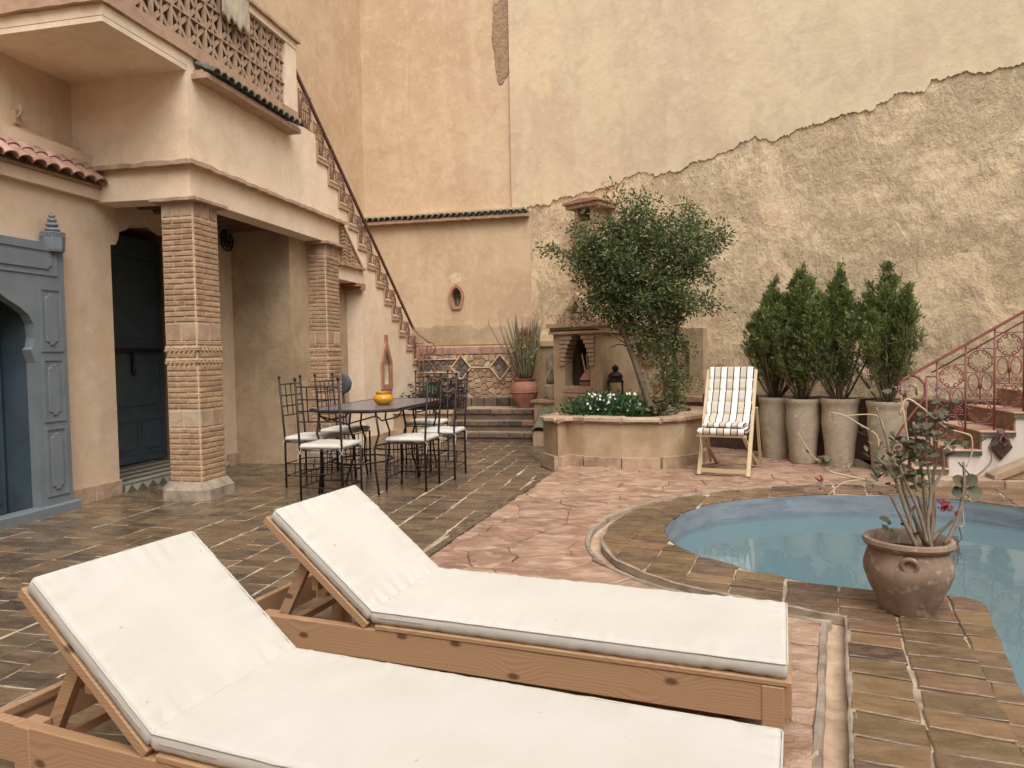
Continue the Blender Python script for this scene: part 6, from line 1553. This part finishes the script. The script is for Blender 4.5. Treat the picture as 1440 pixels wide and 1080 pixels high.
B_ = [((1300, 765), (1288, 720), (1270, 680), (1262, 655)), ((1295, 768), (1280, 735), (1268, 700), (1258, 675), (1240, 655)), ((1305, 768), (1298, 720), (1290, 690), (1282, 660), (1285, 640)), ((1310, 768), (1306, 720), (1302, 680), (1295, 640), (1290, 610)),
      ((1316, 766), (1320, 730), (1318, 690), (1322, 660), (1318, 620)), ((1322, 766), (1335, 740), (1342, 715), (1346, 690), (1345, 660)), ((1290, 770), (1275, 740), (1262, 715), (1255, 700)), ((1308, 770), (1312, 740), (1310, 700), (1326, 670), (1322, 640)),
      ((1301, 770), (1296, 745), (1284, 715), (1276, 690), (1270, 665)), ((1314, 770), (1326, 755), (1338, 745), (1345, 738)), ((1305, 770), (1300, 740), (1304, 700), (1300, 665)), ((1298, 771), (1284, 756), (1280, 735), (1286, 716))]
for i, b in enumerate(B_): stem([(x, y_, .02*((i % 5)-2)) for x, y_ in b], .011, .006)
stem([(1260, 665), (1255, 640), (1248, 615), (1240, 590)], .006, .004)
stem([(1285, 660), (1280, 630), (1275, 600), (1271, 575)], .006, .004, 'stem_pale')
stem([(1243, 640), (1240, 625), (1220, 612), (1200, 600), (1183, 575 + 20)], .005, .0025, 'stem_pale')
stem([(1262, 690), (1245, 690), (1225, 682), (1200, 676), (1180, 670), (1165, 656), (1155, 645), (1140, 620)], .006, .0022, 'stem_pale')
stem([(1225, 682), (1200, 685), (1185, 695), (1178, 703)], .004, .002, 'stem_pale')
stem([(1270, 600), (1278, 580), (1296, 590), (1312, 604), (1330, 618), (1352, 625), (1361, 630), (1362, 650), (1355, 668)], .006, .0035, 'stem_pale')
stem([(1348, 690), (1350, 720), (1352, 742), (1346, 745)], .005, .003, 'stem_pale')
stem([(1365, 682), (1378, 672), (1387, 660), (1384, 640)], .005, .003)
stem([(1345, 662), (1365, 684), (1368, 680)], .005, .003)
stem([(1250, 620), (1240, 600), (1200, 600)], .004, .002, 'stem_pale')
# leaves: cupped ovals
def oval(mb, c, d, n, L, W):
    d = Vector(d).normalized(); s_ = d.cross(Vector(n)).normalized(); nn = s_.cross(d).normalized(); c = Vector(c); vs = [c]
    rows_ = [(.0, .12), (.25, .8), (.55, 1.), (.82, .75), (1., .2)]
    V = []
    for f, w_ in rows_:
        for k in (-1, 0, 1): V.append(c+d*L*f+s_*W*.5*w_*k+nn*(.18*W*abs(k)*w_+.12*L*f*f))
    F = [(i*3+j, i*3+j+1, i*3+j+4, i*3+j+3) for i in range(4) for j in range(2)]
    mb.rnd().add(V, F)
rk = random.Random(11); mb = MB()
spots = [(1262, 652, 26), (1285, 655, 20), (1300, 628, 24), (1322, 600, 12), (1318, 640, 22), (1270, 672, 18), (1240, 680, 8), (1250, 670, 10), (1330, 625, 12), (1345, 640, 8), (1290, 680, 12), (1262, 700, 7), (1225, 622, 6), (1165, 655, 5), (1168, 662, 3), (1272, 745, 9), (1310, 590, 8), (1298, 660, 16), (1255, 575, 5), (1278, 640, 14), (1240, 650, 8)]
for px_, py_, n_ in spots:
    for k in range(n_):
        c = K(px_+rk.gauss(0, 9 if n_ > 6 else 4), py_+rk.gauss(0, 9 if n_ > 6 else 4), rk.gauss(0, .05)); a = rk.random()*6.28
        oval(mb, c, (math.cos(a), math.sin(a), rk.uniform(-.1, .9)), (rk.gauss(0, .4), rk.gauss(-.4, .4), 1), rk.uniform(.030, .052), rk.uniform(.024, .036))
tag(mb.build('leaves', 'leaf_kal', bp, smooth=True, fix=False), kind='stuff')
for px_, py_, dx, dz, L in ((1347, 690, -.8, .5, .075), (1347, 690, .8, .6, .075), (1350, 695, -.9, -.3, .08), (1350, 695, .8, -.35, .08), (1348, 690, .0, .9, .05), (1384, 640, -.5, .9, .03), (1384, 640, .5, .9, .03), (1384, 641, 0, 1, .03)):
    mb = MB(); d = ux*dx+Vector((0, 0, dz)); oval(mb, K(px_, py_, -.03), d, (math.sin(yaw)*1., -math.cos(yaw), .35), L, L*.85); o = mb.build('large_leaf', 'leaf_kal', bp, smooth=True, fix=False)
def flowers(px_, py_, rad, n_, mat, sz=.0045):
    mb = MB(); base_ = Vector(K(px_, py_+rad*.9/PXM*.6))
    for k in range(n_):
        a = rk.random()*6.28; rr2 = rad*.8*math.sqrt(rk.random()); c = Vector(K(px_, py_))+ux*rr2*math.cos(a)+Vector((0, 0, rr2*math.sin(a)*.8))+Vector((0, rk.gauss(0, rad*.5), 0))
        mb.lathe([(0, -sz), (sz, 0), (0, sz*1.3)], 5, c)
        if k % 3 == 0: mb.tube([base_, c], .0012, 3)
    tag(mb.build('flower_head', mat, bp, fix=False), kind='stuff')
for a in ((1275, 565, .05, 60, 'pinkfl', .0035), (1316, 565, .05, 54, 'pinkfl', .0035), (1185, 600, .035, 30, 'pinkfl', .003), (1140, 602, .03, 20, 'pinkfl', .003), (1202, 662, .04, 34, 'pinkfl', .0035), (1238, 675, .03, 30, 'pinkfl'), (1260, 660, .03, 30, 'pinkfl'), (1328, 718, .045, 55, 'redfl', .006), (1168, 680, .025, 26, 'redfl'), (1168, 690, .035, 26, 'pinkfl'), (1343, 728, .02, 14, 'redfl', .006)): flowers(*a)
mb = MB(); 
for k in range(14): x = 1341+rk.gauss(0, 2.5); mb.tube([K(x, 757), K(x+rk.gauss(1, 2), 775), K(x+rk.gauss(3, 3), 775+rk.random()*22)], .0015, 3)
mb.tube([K(1346, 745), K(1350, 760), K(1343, 768)], .003, 4); mb.build('root_tuft', 'wood_dark', bp)

# ================================================================== courtyard walls out of view (close the yard, height set to shade it)
mb = MB(); mb.prism([(-8, -.1), (9, -.1), (9, 6.4), (-8, 6.4)], [], FY, -5.2, -4.9); tag(mb.build('yard_wall', 'plaster_pink'), 'unseen plain ochre courtyard wall behind the camera, raised to shade the yard', 'wall')
mb = MB(); mb.prism([(-4.9, -.1), (8.0, -.1), (8.0, 6.4), (-4.9, 6.4)], [], FX, 7.2, 7.5); tag(mb.build('yard_wall', 'plaster_yellow'), 'unseen plain ochre courtyard wall to the right of the pool, raised to shade the yard', 'wall')
